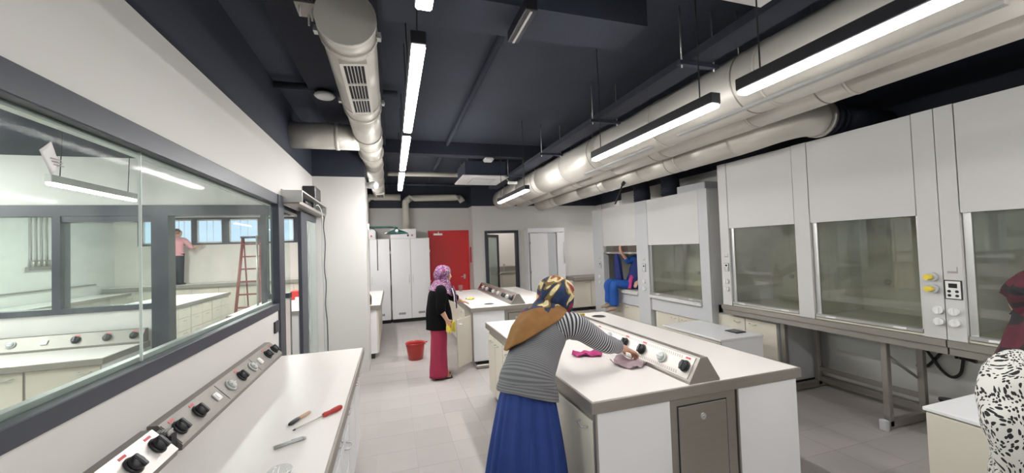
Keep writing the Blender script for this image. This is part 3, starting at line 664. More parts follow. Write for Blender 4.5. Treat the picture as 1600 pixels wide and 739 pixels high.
ys = [('black', 1.72), ('black', 1.945), ('black', 2.11), ('black', 2.31), ('black', 2.508), ('white', 2.726), ('grey', 2.927), ('black', 3.122), ('grey', 3.337), ('white', 3.506), ('black', 3.70), ('black', 3.88)]
set_knobs(pt, None, nrm, (0, 1, 0), [(k, Vector((-1.007 if y > 2.2 else -1.002, y, .979 if y > 2.2 else .985))) for k, y in ys])
lbl = ['beige two-door base cabinet under the left bench at its far end', 'beige base cabinet under the left bench, second from the far end', 'beige base cabinet under the left bench, third from the far end', 'beige base cabinet under the left bench, nearest the camera']
for k in range(4):
    y1 = 3.90-.90*k
    cabinet(lbl[k], (-.68, y1-.45), PI/2, .885, .72, 0, .828, [DOOR, DOOR] if k % 2 == 0 else [DR3, DR3], 'base cabinets under the left bench', body='carcass_white', front='carcass_white')
# things on it
t = thing('screwdriver', 'red handled screwdriver lying on the left white worktop', 'screwdriver', (-.42, 2.36, .90))
a0, a1, a2 = Vector((-.497, 2.262, .906)), Vector((-.385, 2.378, .912)), Vector((-.30, 2.465, .915))
obj('blade', MB().cyl(a0, a1, .0035, 8), 'steel_bright', t); obj('tip', MB().cyl(a0-(a1-a0)*.08, a0, .002, 8, .005), 'black_plastic', t)
obj('handle', MB().loft([a1, a1.lerp(a2, .1), a1.lerp(a2, .35), a1.lerp(a2, .6), a1.lerp(a2, .9), a2], [.009, .0135, .0115, .0145, .0145, .009], 12, sub=3), 'red_plastic', t)
t = thing('craft_knife', 'short black and wooden knife lying left of the red screwdriver', 'knife', (-.50, 2.40, .90))
b0, b1, b2 = Vector((-.538, 2.325, .910)), Vector((-.508, 2.39, .911)), Vector((-.468, 2.47, .909))
obj('grip', MB().loft([b0, b0.lerp(b1, .3), b1], [(.006, .006), (.014, .010), (.013, .009)], 12, sub=3), 'black_plastic', t)
obj('handle', MB().loft([b1, b1.lerp(b2, .5), b2], [(.011, .008), (.012, .008), (.010, .007)], 12, sub=3), 'wood', t)
t = thing('marker_pen', 'grey metal pen lying on the worktop nearest the camera', 'pen', (-.49, 2.10, .90))
c0, c1 = Vector((-.545, 2.078, .909)), Vector((-.438, 2.135, .909))
obj('barrel', MB().cyl(c0, c1, .008, 10), 'grey_plastic', t); obj('cap', MB().cyl(c1, c1+(c1-c0)*.12, .009, 10), 'alu', t)
obj('clip', MB().cyl(c1+Vector((0, 0, .009)), c0.lerp(c1, .6)+Vector((0, 0, .009)), .002, 6), 'alu', t)
t = thing('plastic_cup', 'clear shallow plastic dish at the bottom edge of the left worktop', 'dish', (-.455, 1.80, .90))
obj('dish', MB().loft([(-.455, 1.80, .901), (-.455, 1.80, .904), (-.455, 1.80, .935), (-.455, 1.80, .937)], [.02, .035, .046, .047], 28, caps=False), 'clear_plastic', t, thick=.002)
obj('rim', MB().loft([(-.455+.047*math.cos(q*PI/12), 1.80+.047*math.sin(q*PI/12), .937) for q in range(25)], [.0018]*25, 6), 'white_plastic', t)

# ================================================================ ISLANDS
def island(x0, x1, y0, y1, nm, ridge0, ridge1, knobs, cup, open_door=False):
    wt = worktop('island_worktop', x0, x1, y0, y1, .90, 'wide white island worktop with steel edges, %s' % nm)
    inset_cup(wt, cup[0], cup[1], .9)
    R0, R1 = 1.755, 1.995
    pt = thing('service_ridge', 'raised trapezoid steel service ridge with knobs on the %s' % nm, 'service ridge', (1.88, (ridge0+ridge1)/2, .90))
    pr = [(R0, .901), (R0+.005, .915), (1.85, 1.058), (1.905, 1.056), (R1-.002, .915), (R1, .901)]
    obj('housing', MB().prism(pr, 1, ridge0, ridge1), 'steel', pt)
    n_ = Vector((-.143, 0, .09)).normalized(); up = Vector((.09, 0, .143)).normalized()
    c0 = Vector((R0+.012, 0, .925)); c1 = Vector((1.842, 0, 1.047))
    f = MB(); 
    for q in ((c0, c1),): f.prism([(c0.x, c0.z), (c1.x, c1.z), (c1.x+n_.x*.003, c1.z+n_.z*.003), (c0.x+n_.x*.003, c0.z+n_.z*.003)], 1, ridge0+.03, ridge1-.03)
    fp = obj('face_plate', f, 'steel_bright' if y0 < 4 else 'steel_mirror', pt)
    s_ = MB()
    for a in (.13, .87):
        c = c0.lerp(c1, a)+n_*.003
        k = 0; y = ridge0+.14
        while y < ridge1-.12:
            M = frame_at((c.x, y, c.z), n_, (0, 1, .0)) @ Matrix.Rotation(.35, 4, 'Z')
            q = [M @ Vector(p) for p in ((-.0045, -.011, .0008), (.0045, -.011, .0008), (.0045, .011, .0008), (-.0045, .011, .0008))]
            s_.quad(*q); y += .021
    obj('vent_slots', s_, 'beige_edge', fp, kind='stuff')
    c = c0.lerp(c1, .5)+n_*.003
    set_knobs(pt, None, n_, (0, -1, 0), [(k, (c.x, y, c.z)) for k, y in knobs], .056)
    return wt, pt
island(1.06, 2.68, 2.0, 4.63, 'nearest island', 2.02, 4.12, [('black', 2.105), ('grey', 2.33), ('black', 2.56), ('black', 2.785), ('grey', 3.03), ('black', 3.23), ('black', 3.37), ('grey', 3.6), ('black', 3.85)], (2.44, 4.33))
island(1.11, 2.68, 5.80, 8.45, 'second island behind', 5.83, 8.33, [('black', 5.95), ('grey', 6.18), ('black', 6.42), ('grey', 6.75), ('grey', 7.1), ('black', 7.35), ('grey', 7.62), ('grey', 7.95)], (1.47, 6.1))
for yb, nm, fl_, n in ((2.02, 'nearest island', 0, 4), (5.83, 'second island', 1, 4)):
    xa = 1.085 if not fl_ else 1.135
    for k in range(n):
        y = yb+.02+.645*k
        od = fl_ and k == 0
        cabinet('beige base cabinet on the left side of the %s, %s' % (nm, ['at its near end', 'second from its near end', 'third from its near end', 'at its far end'][k]), (xa+.25, y+.32), -PI/2, .635, .5, 0, .83,
                [DOOR] if k in (0,) else [DR3, DR3] if k == 1 else [DOOR, DOOR], 'base cabinets of the %s' % nm, frontlift=.05, skip=(0,) if od else ())
        cabinet('base cabinet on the far right side of the %s, hidden by the worktop' % nm, (2.38, y+.32), PI/2, .635, .5, 0, .83, [DOOR, DOOR], 'right side cabinets of the %s' % nm, frontlift=.05)
    # service core with the steel end panel
    t = thing('service_core', 'brushed steel service end panel with a round lock under the %s' % nm, 'service panel', (1.83, yb+.3, 0))
    x0, x1 = 1.60 if not fl_ else 1.65, 2.11
    obj('frame', MB().box(x0, x1, yb+.0, yb+2.6, .0, .831), 'steel', t)
    p = obj('hatch', MB().box(x0+.06, x1-.08, yb-.008, yb, .05, .775, bev=.002), 'steel', t)
    obj('hatch_gap', MB().box(x0+.052, x1-.072, yb-.002, yb-.0005, .045, .783), 'dark_gap', t)
    obj('lock', MB().cyl((1.84, yb-.008, .70), (1.84, yb-.016, .70), .020, 16).cyl((1.84, yb-.014, .70), (1.84, yb-.024, .70), .010, 12), 'alu', p)
    for q in (0, 1):
        e = thing('end_panel', ('white end panel of the %s, %s of the steel service panel' % (nm, ('left', 'right')[q])), 'panel', (0, 0, 0))
        a, b_ = ((xa+.012, x0-.005), (x1+.02, 2.64))[q]
        e.location = ((a+b_)/2, yb, 0); WORLD[e.name] = Vector(e.location)
        obj('panel', MB().box(a, b_, yb-.01, yb+.018, .09 if fl_ else .03, .828, bev=.002), 'carcass_white', e)
        obj('edge_strip', MB().box(a-.012, a, yb-.01, yb+.018, .03, .828), 'steel', e)
# open cabinet door and steel foot of the second island
t = thing('cabinet_door', 'beige cabinet door standing open at the corner of the second island', 'cabinet door', (1.12, 5.83, .10))
Md = rotm(1.115, 5.84, math.radians(226))
obj('door_leaf', MB().box(.0, .37, -.009, .009, .10, .79, bev=.002).xf(Md), 'beige_front', t)
obj('handle', bow_handle(.24, .34, .012, .72, out=-.03).xf(Md), 'alu', t)
for z in (.2, .45, .68): obj('hinge', MB().box(-.012, .03, -.022, -.008, z-.025, z+.025).xf(Md), 'alu', t)
tag(obj('steel_foot', MB().box(1.16, 1.66, 5.74, 5.80, .0, .055, bev=.01), 'steel'), 'low steel foot bar on the floor before the second island', 'foot bar')

# cloths and cups
def cloth(name, label, c, sx, sy, m, seed, amp=.03, rz=0, drop=0):
    rnd = random.Random(seed); ph = [rnd.uniform(0, 6.28) for _ in range(8)]
    def f(u, v):
        x = (u-.5)*sx; y = (v-.5)*sy
        e = 1-.25*abs(math.sin(3*u*PI+ph[0]))*abs(v-.5)*2
        h = amp*(.5+.5*math.sin(7*u+ph[1]+2*math.sin(4*v+ph[2])))*(.5+.5*math.sin(6*v+ph[3]+2.2*math.sin(5*u+ph[4]))) + .35*amp*(1+math.sin(17*u+5*v+ph[5]))*.5
        x *= e; y *= 1-.2*math.sin(4*u+ph[6])**2
        return Vector((c[0]+x*math.cos(rz)-y*math.sin(rz), c[1]+x*math.sin(rz)+y*math.cos(rz), c[2]+.004+h))
    o = obj(name, MB().grid(f, 28, 28), m, thick=.004)
    return tag(o, label, 'cloth') if label else o
cloth('cleaning_cloth', 'bright pink crumpled cloth on the nearest island beside the striped sleeve', (1.50, 2.87, .90), .26, .15, 'cloth_pink', 3, .035, -.25)
cloth('cleaning_cloth', 'small yellow cloth at the far end of the nearest island ridge', (2.25, 4.48, .90), .13, .10, 'cloth_yellow', 5, .03)
cloth('cleaning_cloth', 'small yellow cloth on the second island near its left edge', (1.30, 6.82, .90), .16, .14, 'cloth_yellow', 8, .03)
t = thing('drinking_glass', 'clear drinking glass at the far end of the second island', 'glass', (1.38, 8.28, .9))
obj('glass_wall', MB().loft([(1.38, 8.28, .902), (1.38, 8.28, 1.03)], [.035, .045], 20, caps=False), 'clear_plastic', t, thick=.003); obj('glass_base', MB().cyl((1.38, 8.28, .901), (1.38, 8.28, .91), .036, 20), 'clear_plastic', t)
# bucket
t = thing('bucket', 'red plastic bucket standing on the floor behind the woman in magenta trousers', 'bucket', (.335, 6.70, 0))
obj('pail', MB().loft([(.335, 6.70, .0), (.335, 6.70, .005), (.335, 6.70, .25), (.335, 6.70, .268)], [.105, .115, .150, .153], 28, caps=False), 'red_plastic', t, thick=.005)
obj('bottom', MB().cyl((.335, 6.70, .001), (.335, 6.70, .008), .112, 28), 'red_plastic', t)
obj('rim', MB().loft([(.335+.158*math.cos(q*PI/14), 6.70+.158*math.sin(q*PI/14), .268) for q in range(29)], [.008]*29, 8), 'red_plastic', t)
obj('spout', MB().prism([(.47, 6.66), (.53, 6.70), (.47, 6.74)], 2, .258, .274), 'red_plastic', t)
obj('handle', MB().tube([(.335+.16*math.cos(q), 6.70+.16*math.sin(q)*.25-.15, .262+.02*math.sin(q)) for q in (0, .6, 1.2, 1.57, 2, 2.6, 3.14)], .004, 6), 'black_rubber', t)

# ================================================================ BACK LEFT: bench and tall cabinets
worktop('bench_worktop', XL+.001, -.20, 6.96, 9.55, .90, 'narrow white worktop in the back left recess before the tall cabinets')
for k in range(3): cabinet('base cabinet in the back left recess, %s' % ['nearest the pier', 'in the middle', 'beside the tall cabinets'][k], (-.66, 7.42+.85*k), PI/2, .84, .82, 0, .83, [DOOR, DOOR], 'base cabinets in the back left recess')
t = thing('spray_bottle', 'brown spray bottle with a black nozzle on the back left worktop', 'bottle', (-.41, 7.12, .90))
obj('bottle_body', MB().lathe([(.05, .901), (.056, .92), (.056, 1.04), (.03, 1.09), (.02, 1.10)], (-.41, 7.12, 0), 18), 'bottle_brown', t)
obj('nozzle', MB().cyl((-.41, 7.12, 1.10), (-.41, 7.12, 1.13), .018, 12).box(-.46, -.38, 7.10, 7.14, 1.13, 1.165, bev=.006), 'black_plastic', t)
obj('paper_band', MB().cyl((-.41, 7.12, .95), (-.41, 7.12, 1.02), .0575, 18), 'green_enamel', t)
for k, (xc, lb) in enumerate([(.45, 'tall white double-door cabinet left of the red door'), (-.53, 'tall white double-door cabinet in the far left corner')]):
    t = cabinet(lb, (xc, 10.44), 0, .955, .48, 0, 2.12, [DOOR, DOOR], None, front='carcass_white', hz='tall', name='tall_cabinet')
    for s_ in (-1, 1):
        for z in (.35, 1.0, 1.78): obj('hinge', MB().box(s_*.478-.012, s_*.478+.012, -.262, -.24, z-.03, z+.03), 'alu', t, local=True)
        for q in range(6): obj('vent_slit', B(s_*.24-.075+.028*q, s_*.24-.058+.028*q, -.2405, -.238, .20, .255), 'dark_gap', t, local=True)
    b_ = thing('vent_box', 'white ventilation box with two indicator lamps on the %s' % ('tall cabinet beside the red door', 'tall cabinet in the far left corner')[k], 'box', (xc-.13, 10.44, 2.12))
    obj('box_body', MB().box(xc-.48, xc+.15, 10.22, 10.68, 2.12, 2.36, bev=.004), 'carcass_white', b_)
    obj('switch', MB().box(xc-.07, xc-.03, 10.205, 10.22, 2.17, 2.22), 'black_plastic', b_); obj('indicator_lamp', MB().cyl((xc+.05, 10.22, 2.195), (xc+.05, 10.20, 2.195), .022, 12), 'red_plastic', b_)
# ================================================================ FAR RIGHT: cabinet, leaning panel, counter
t = thing('tall_cabinet', 'tall white cabinet with an open front beside the black glass door', 'cabinet', (4.1, 10.1, 0))
obj('body', MB().box(3.55, 4.64, 10.26, 10.29, 0, 2.30).box(3.55, 3.58, 9.97, 10.26, 0, 2.30).box(4.61, 4.64, 9.97, 10.26, 0, 2.30).box(3.58, 4.61, 9.97, 10.26, 2.27, 2.30).box(3.58, 4.61, 9.97, 10.26, 0, .1).box(3.58, 4.61, 9.97, 10.0, 2.18, 2.27), 'carcass_white', t)
p = obj('door', MB().box(3.60, 4.12, 9.945, 9.965, .1, 2.17, bev=.002), 'carcass_white', t)
for z in (.4, 1.1, 1.9): obj('hinge', MB().cyl((3.60, 9.94, z-.03), (3.60, 9.94, z+.03), .012, 8), 'steel', p)
p = obj('door', MB().box(4.40, 4.62, 9.945, 9.965, .1, 2.17, bev=.002), 'carcass_white', t)
obj('handle', MB().cyl((4.60, 9.92, 1.3), (4.60, 9.92, 1.9), .010, 8), 'alu', p)
t = thing('leaning_panel', 'grey panel leaning in the open front of the tall white cabinet', 'panel', (4.24, 9.9, 0))
obj('board', MB().prism([(4.13, .01), (4.50, .01), (4.38, 2.16), (4.13, 2.19)], 1, 9.975, 9.99), 'hood_grey', t); obj('edge', MB().prism([(4.50, .01), (4.515, .01), (4.395, 2.16), (4.38, 2.16)], 1, 9.97, 9.99), 'beige_edge', t)
worktop('counter_worktop', 4.67, 5.84, 9.53, 10.29, .92, 'grey steel counter top in the far right corner', th=.09, edge='steel', top='console_steel')
for k in range(2): cabinet('beige base cabinet under the far right counter, %s' % ('left one', 'right one')[k], (4.94+.55*k, 9.94), 0, .54, .66, 0, .83, [DOOR], 'base cabinets under the far right counter', hz='beige')
# room behind the glass door
t = thing('sink_counter', 'beige counter with a steel sink seen through the black glass door', 'counter', (3.7, 12.5, 0))
obj('body', B(2.9, 4.9, 12.22, 12.88, .1, .92), 'beige_front', t); obj('top', MB().box(2.88, 4.92, 12.2, 12.89, .92, .98, bev=.004), 'steel', t)
for k in range(4): obj('door', MB().box(2.92+.49*k, 3.38+.49*k, 12.2, 12.22, .12, .88, bev=.002), 'beige_front', t)
obj('sink_backsplash', B(3.0, 4.6, 12.8, 12.88, .98, 1.15), 'steel', t)
for k, x in enumerate((3.3, 3.62)): obj('tap', MB().tube([(x, 12.7, .98), (x, 12.7, 1.2), (x, 12.62, 1.25), (x, 12.52, 1.2)], .014, 8), 'steel_bright', t)
# ================================================================ MOBILE CABINETS
cabinet('low white mobile cabinet with beige drawers beside the nearest island', (3.565, 3.735), -PI/2, .90, .58, 0, .728, [DR3, DR3], top='carcass_white', name='mobile_cabinet', plinth=True)
t = thing('tablet', 'dark tablet lying on the low white mobile cabinet', 'tablet', (3.71, 3.5, .75))
obj('shell', MB().box(3.64, 3.78, 3.42, 3.58, .7505, .762, bev=.003), 'black_plastic', t); obj('screen', B(3.65, 3.77, 3.43, 3.57, .762, .7628), 'screen', t)
cabinet('low mobile cabinet with a beige door at the right edge beside the leaf print blouse', (3.33, 1.09), -PI/2, .90, .55, 0, .728, [DOOR, DOOR], top='carcass_white', name='mobile_cabinet', plinth=True)

# ================================================================ FUME CUPBOARDS, NEAR PAIR
HX = 4.20
def valve(t, y, z, kind):
    if kind == 'yellow':
        o = obj('valve_knob', MB().cyl((HX-.035, y, z), (HX, y, z), .036, 16), 'hood_grey', t); obj('valve_tip', MB().cyl((HX-.075, y+.01, z), (HX-.035, y, z), .022, 12), 'yellow', o)
    else:
        obj('valve_knob', MB().cyl((HX-.03, y, z), (HX, y, z), .030, 16).box(HX-.045, HX-.03, y-.008, y+.008, z-.028, z+.028, bev=.003), 'white_plastic', t)
def controller(t, y, z, s_=1):
    o = obj('controller', MB().box(HX-.008, HX, y-.05*s_, y+.05*s_, z-.075*s_, z+.075*s_), 'black_plastic', t)
    obj('controller_face', B(HX-.0095, HX-.008, y-.043*s_, y+.043*s_, z-.068*s_, z+.068*s_), 'white_plastic', o)
    obj('display', B(HX-.011, HX-.0095, y-.025*s_, y+.025*s_, z+.015*s_, z+.05*s_), 'screen', o)
    for a in (-.022, .022):
        for b_ in (-.012, -.045): obj('button', MB().cyl((HX-.012, y+a*s_, z+b_*s_), (HX-.0095, y+a*s_, z+b_*s_), .011*s_, 10), 'black_plastic', o)
    obj('emblem', MB().box(HX-.002, HX, y-.03, y-.024, z+.13, z+.18).box(HX-.002, HX, y-.024, y+.03, z+.13, z+.145), 'print_grey', t)
def fume(yh, pil, wn_, mid, z0, zs, zt, name_label, right_ctrl, left_valves, sill=False, sash_open=(0, 0), depth=.88):
    """pair of fume cupboards along the right wall, from far edge yh towards the camera"""
    t = thing('fume_cupboard', name_label, 'fume cupboard', (HX+.4, yh-(2*pil[0]+0)/2, z0))
    ya = yh; edges = []
    y = yh; seq = [('p', pil[0]), ('w', wn_[0]), ('p', mid), ('w', wn_[1]), ('p', pil[1])]
    for kind, d in seq: edges.append((kind, y, y-d)); y -= d
    yl = y; XB = HX+depth
    off = WORLD[t.name]
    obj('top_panel', B(HX+.03, XB, yl+.01, yh-.01, zt-.03, zt), 'hood_white', t)
    obj('back_panel', B(XB-.03, XB, yl+.01, yh-.01, z0, zt-.03), 'hood_inner', t)
    obj('cupboard_floor', B(HX+.02, XB-.03, yl+.01, yh-.01, z0, z0+.02), 'hood_inner', t)
    for a in (yl, yh-.025): obj('side_panel', B(HX+.035, XB, a, a+.025, z0, zt-.03), 'hood_white', t)
    wi = 0
    for kind, a, b_ in edges:
        if kind == 'p':
            obj('pillar', MB().box(HX, HX+.12, b_+.002, a-.002, z0 if not sill else .0, zt), 'hood_white' if not sill else 'hood_grey', t)
            if b_ != yl and a != yh: obj('partition', B(HX+.12, XB-.03, (a+b_)/2-.02, (a+b_)/2+.02, z0, zt-.03), 'hood_inner', t)
        else:
            obj('fascia_panel', MB().box(HX+.002, HX+.03, b_+.004, a-.004, zs, zt-.002, bev=.002), 'hood_white', t)
            # inside baffle with two round ports, inner tap
            bf = obj('baffle', MB().box(XB-.10, XB-.085, b_+.06, a-.06, z0+.12, zs+.25), 'hood_inner', t)
            for q in (.3, .75): obj('port', MB().cyl((XB-.115, b_+(a-b_)*q, z0+.35), (XB-.1, b_+(a-b_)*q, z0+.35), .032, 16).cyl((XB-.125, b_+(a-b_)*q, z0+.35), (XB-.115, b_+(a-b_)*q, z0+.35), .014, 12), 'hood_grey', bf)
            obj('inner_tap', MB().tube([(XB-.16, (a+b_)/2-.2, z0+.02), (XB-.16, (a+b_)/2-.2, z0+.16), (XB-.2, (a+b_)/2-.2, z0+.19), (XB-.25, (a+b_)/2-.2, z0+.15)], .012, 8).box(XB-.2, XB-.12, (a+b_)/2-.26, (a+b_)/2-.14, z0+.05, z0+.075, bev=.008), 'grey_plastic', t)
            zb = z0+.02+sash_open[wi]
            sh = obj('sash', MB().box(HX+.03, HX+.055, a-.05, a-.004, zb, zs+.02).box(HX+.03, HX+.055, b_+.004, b_+.02, zb, zs+.02).box(HX+.0, HX+.06, b_+.006, a-.006, zb, zb+.035, bev=.006), 'alu', t)
            for q in (.18, .82): obj('sash_lug', MB().box(HX-.012, HX+.01, b_+(a-b_)*q-.045, b_+(a-b_)*q+.045, zb+.008, zb+.028, bev=.004), 'white_plastic', sh)
            obj('sash_pane', B(HX+.04, HX+.046, b_+.02, a-.05, zb+.035, zs+.02), 'sash_glass', sh)
            wi += 1
    if sill:
        for kind, a, b_ in edges:
            if kind == 'w':
                obj('sill', MB().box(HX-.03, HX+.14, b_+.004, a-.004, z0-.045, z0+.012, bev=.012), 'hood_white', t)
                obj('apron', MB().box(HX+.03, HX+.06, b_+.004, a-.004, z0-.25, z0-.045), 'hood_grey', t)
    return t
t1 = fume(4.13, (.14, .14), (.87, .87), .16, .945, 1.945, 2.80, 'white near fume cupboard with two glass sashes, left of the yellow valve knobs', None, None)
controller(t1, 4.045, 1.44, .7); valve(t1, 4.045, 1.255, 'w'); valve(t1, 4.045, 1.155, 'w')
for z in (1.44, 1.345): valve(t1, 2.01, z, 'yellow')
for z in (1.175, 1.085): valve(t1, 1.985, z, 'w')
t2 = fume(1.948, (.115, .14), (.87, .87), .16, .945, 1.945, 2.80, 'white near fume cupboard cut by the right edge of the view', None, None)
controller(t2, 1.893, 1.345, 1); valve(t2, 1.893, 1.175, 'w'); valve(t2, 1.893, 1.085, 'w')
for u, (ya, yb, nm) in enumerate(((4.15, 1.95, 'the near fume cupboard'), (1.946, -.24, 'the fume cupboard at the right edge'))):
    bn = thing('fume_bench', 'brushed steel bench frame carrying %s' % nm, 'bench', (4.6, (ya+yb)/2, 0))
    obj('bench_top', MB().box(HX-.02, XR-.01, yb+.002, ya-.002, .885, .943, bev=.004).box(HX+.005, XR-.02, yb+.004, ya-.004, .825, .885), 'steel', bn)
    for y in ((3.42, 2.45) if u == 0 else (1.3, .2)):
        obj('leg', MB().box(4.32, 4.375, y-.025, y+.025, .03, .825, bev=.004), 'steel', bn)
        obj('leg', MB().box(4.83, 4.885, y-.025, y+.025, .03, .825, bev=.004), 'steel', bn)
        obj('floor_bar', MB().box(4.27, 4.95, y-.025, y+.025, .012, .085, bev=.004), 'steel', bn)
        obj('foot_cap', MB().box(4.255, 4.30, y-.032, y+.032, .0, .10, bev=.008), 'hood_grey', bn)
    y0, y1 = ((2.45, 3.42) if u == 0 else (.2, 1.3))
    obj('rail', MB().box(4.84, 4.87, y0, y1, .20, .25), 'steel', bn); obj('rail', MB().box(4.84, 4.87, y0, y1, .08, .13), 'steel', bn)
    obj('brace', MB().cyl((4.36, y0+.03, .70), (4.84, y0+.03, .40), .014, 8), 'alu', bn)
cabinet('beige two-door cabinet under the left end of the near fume cupboard', (4.62, 3.91), -PI/2, .86, .62, 0, .79, [DOOR, DOOR], hz='beige', body='hood_grey')
tag(obj('white_board', MB().prism([(4.55, 0.0), (4.56, 0), (4.56, .82), (4.55, .82)], 1, 3.455, 3.468), 'carcass_white'), 'thin white board standing right of the cabinet under the near fume cupboard', 'board') if False else None
t = thing('wall_cable', 'dark looped cable with a plug on the wall under the fume bench', 'cable', (5.06, 2.35, .55))
obj('cable', MB().tube([(5.06, 2.62, .80), (5.06, 2.55, .70), (5.055, 2.47, .58), (5.05, 2.40, .47), (5.05, 2.33, .42), (5.055, 2.27, .47), (5.06, 2.25, .58), (5.06, 2.24, .66)], .013, 8), 'black_rubber', t)
obj('cable', MB().tube([(5.08, 2.60, .45), (5.08, 2.52, .47), (5.075, 2.45, .56), (5.075, 2.38, .66), (5.08, 2.32, .65), (5.085, 2.30, .60)], .013, 8), 'black_rubber', t)
obj('plug', MB().box(5.06, 5.10, 2.20, 2.28, .60, .68, bev=.008).cyl((5.06, 2.16, .61), (5.06, 2.21, .62), .018, 10), 'black_plastic', t)
t = thing('pipe_stub', 'short black capped pipe on the floor by the rear steel leg', 'pipe', (4.95, 2.33, 0))
obj('stub', MB().cyl((4.98, 2.34, .0), (4.98, 2.34, .20), .05, 16), 'black_rubber', t); obj('cap', MB().cyl((4.98, 2.34, .20), (4.98, 2.34, .22), .058, 16), 'black_plastic', t)
# far pair
t3 = fume(7.56, (.41, .17), (1.15, 1.17), .33, .90, 1.755, 2.53, 'white far fume cupboard pair in which a person in blue sits', None, None, sill=True, sash_open=(.68, 0))
for y, q in ((7.30, .9), (5.80, .9)):
    controller(t3, y, 1.36, q); valve(t3, y, 1.12, 'w'); valve(t3, y, 1.0, 'w')
for y, lb in ((6.60, 'left one below the seated person'), (5.075, 'right one')):
    cabinet('beige two-door cabinet under the far fume cupboards, %s' % lb, (4.62, y), -PI/2, 1.12, .70, 0, .645, [DOOR, DOOR], 'cabinets under the far fume cupboards', hz='beige')
# ================================================================ LEFT ROOMS SEEN THROUGH THE GLASS
worktop('bench_worktop', -7.0, -2.60, 4.62, 5.37, .90, 'white bench worktop behind the left window pane', th=.06)
pt = thing('knob_console', 'slanted steel console with knobs behind the left window pane', 'console', (-4.8, 5.3, .9))
obj('housing', MB().prism([(5.375, .901), (5.24, .901), (5.235, .925), (5.32, 1.045), (5.375, 1.047)], 0, -6.98, -2.62), 'console_steel', pt)
n_ = Vector((0, -.12, .085))
set_knobs(pt, None, n_, (1, 0, 0), [(k, (x, 5.277, .985)) for k, x in (('black', -4.25), ('black', -3.98), ('grey', -3.70), ('white', -3.44), ('black', -3.19), ('black', -2.93), ('black', -2.70))])
for k in range(6): cabinet('beige base cabinet behind the left window pane, %s from its right end' % ['first', 'second', 'third', 'fourth', 'fifth', 'sixth'][k], (-2.92-.55*k, 5.02), 0, .54, .68, 0, .835, [DOOR], 'base cabinets behind the left window pane')
# farther room
worktop('island_worktop', -5.3, -4.0, 7.7, 11.75, .90, 'long white island worktop in the farther left room')
for k in range(4): cabinet('beige drawer cabinet of the island in the farther left room, %s from the near end' % ['first', 'second', 'third', 'fourth'][k], (-4.36, 8.25+1.0*k), PI/2, .98, .66, 0, .83, [DR3, DR3], 'drawer cabinets in the farther left room')
worktop('bench_worktop', -2.45, -1.35, 7.0, 9.2, .90, 'white bench worktop seen low through the right window pane')
cabinet('base cabinet under the white bench seen low through the right window pane', (-1.9, 8.1), PI/2, 2.1, .9, 0, .83, [DOOR, DOOR, DOOR, DOOR])
worktop('bench_worktop', -7.58, -6.75, 6.2, 13.1, .92, 'long worktop along the outer wall of the farther left room')
cabinet('base cabinet run along the outer wall of the farther left room', (-7.2, 9.7), PI/2, 6.8, .72, 0, .85, [DOOR]*10)
worktop('bench_worktop', -7.5, -2.2, 13.3, 13.98, 1.05, 'worktop below the high windows of the farther left room', th=.10)
cabinet('base cabinet run below the high windows', (-4.85, 13.66), 0, 5.2, .6, 0, .95, [DOOR]*8)
tag(obj('wall_rail', MB().box(-7.59, -7.55, 6, 13.2, 1.18, 1.21), 'steel'), 'thin service rail along the outer wall of the farther left room', 'rail')
t = thing('gas_taps', 'four gas pipes with taps hanging on the outer wall of the farther left room', 'gas tap', (-7.55, 11.5, 1.7))
for k in range(4): obj('pipe', MB().cyl((-7.56, 11.26+.14*k, 1.85), (-7.56, 11.26+.14*k, 3.3), .014, 8), 'steel', t); 
for k in range(4): obj('tap', MB().cyl((-7.54, 11.26+.14*k, 1.72), (-7.54, 11.26+.14*k, 1.88), .035, 10), 'steel', t)
obj('manifold', MB().box(-7.58, -7.52, 11.15, 11.8, 1.66, 1.74), 'steel', t); obj('red_valve', MB().box(-7.56, -7.48, 11.76, 11.88, 1.70, 1.75, bev=.01), 'red_plastic', t)
t = thing('step_ladder', 'dark red step ladder seen through the right window pane', 'ladder', (-2.7, 9.75, 0))
for s_ in (-1, 1): obj('stile', MB().loft([(-2.66+s_*.24, 9.4, .0), (-2.66+s_*.17, 9.85, 2.2)], [(.03, .015)]*2, 8), 'ladder_red', t)
for k in range(8):
    q = (k+.7)/8.2; obj('step', B(-2.66-.23+.06*q, -2.66+.23-.06*q, 9.36+.45*q, 9.46+.45*q, 2.2*q-.015, 2.2*q+.015), 'ladder_red', t)
for s_ in (-1, 1): obj('rear_leg', MB().loft([(-2.66+s_*.26, 10.5, .0), (-2.66+s_*.17, 9.9, 2.2)], [.016]*2, 8), 'ladder_red', t)
obj('top_platform', MB().box(-2.86, -2.46, 9.78, 10.0, 2.2, 2.24, bev=.008), 'frame_dark', t)
t.location.x -= .28
tag(obj('wall_box', MB().box(-2.05, -1.85, 13.90, 14.0, 2.1, 2.42, bev=.01), 'red_plastic'), 'small red box on the far wall beside the high windows', 'box')
t = thing('storage_crate', 'small red crate on the bench seen through the sliding door gap', 'crate', (-1.75, 8.8, .90))
obj('crate', MB().box(-1.95, -1.60, 8.7, 9.0, .901, 1.08, bev=.01), 'red_plastic', t); obj('paper', MB().box(-1.85, -1.65, 8.62, 8.69, .901, .96), 'paper', t)
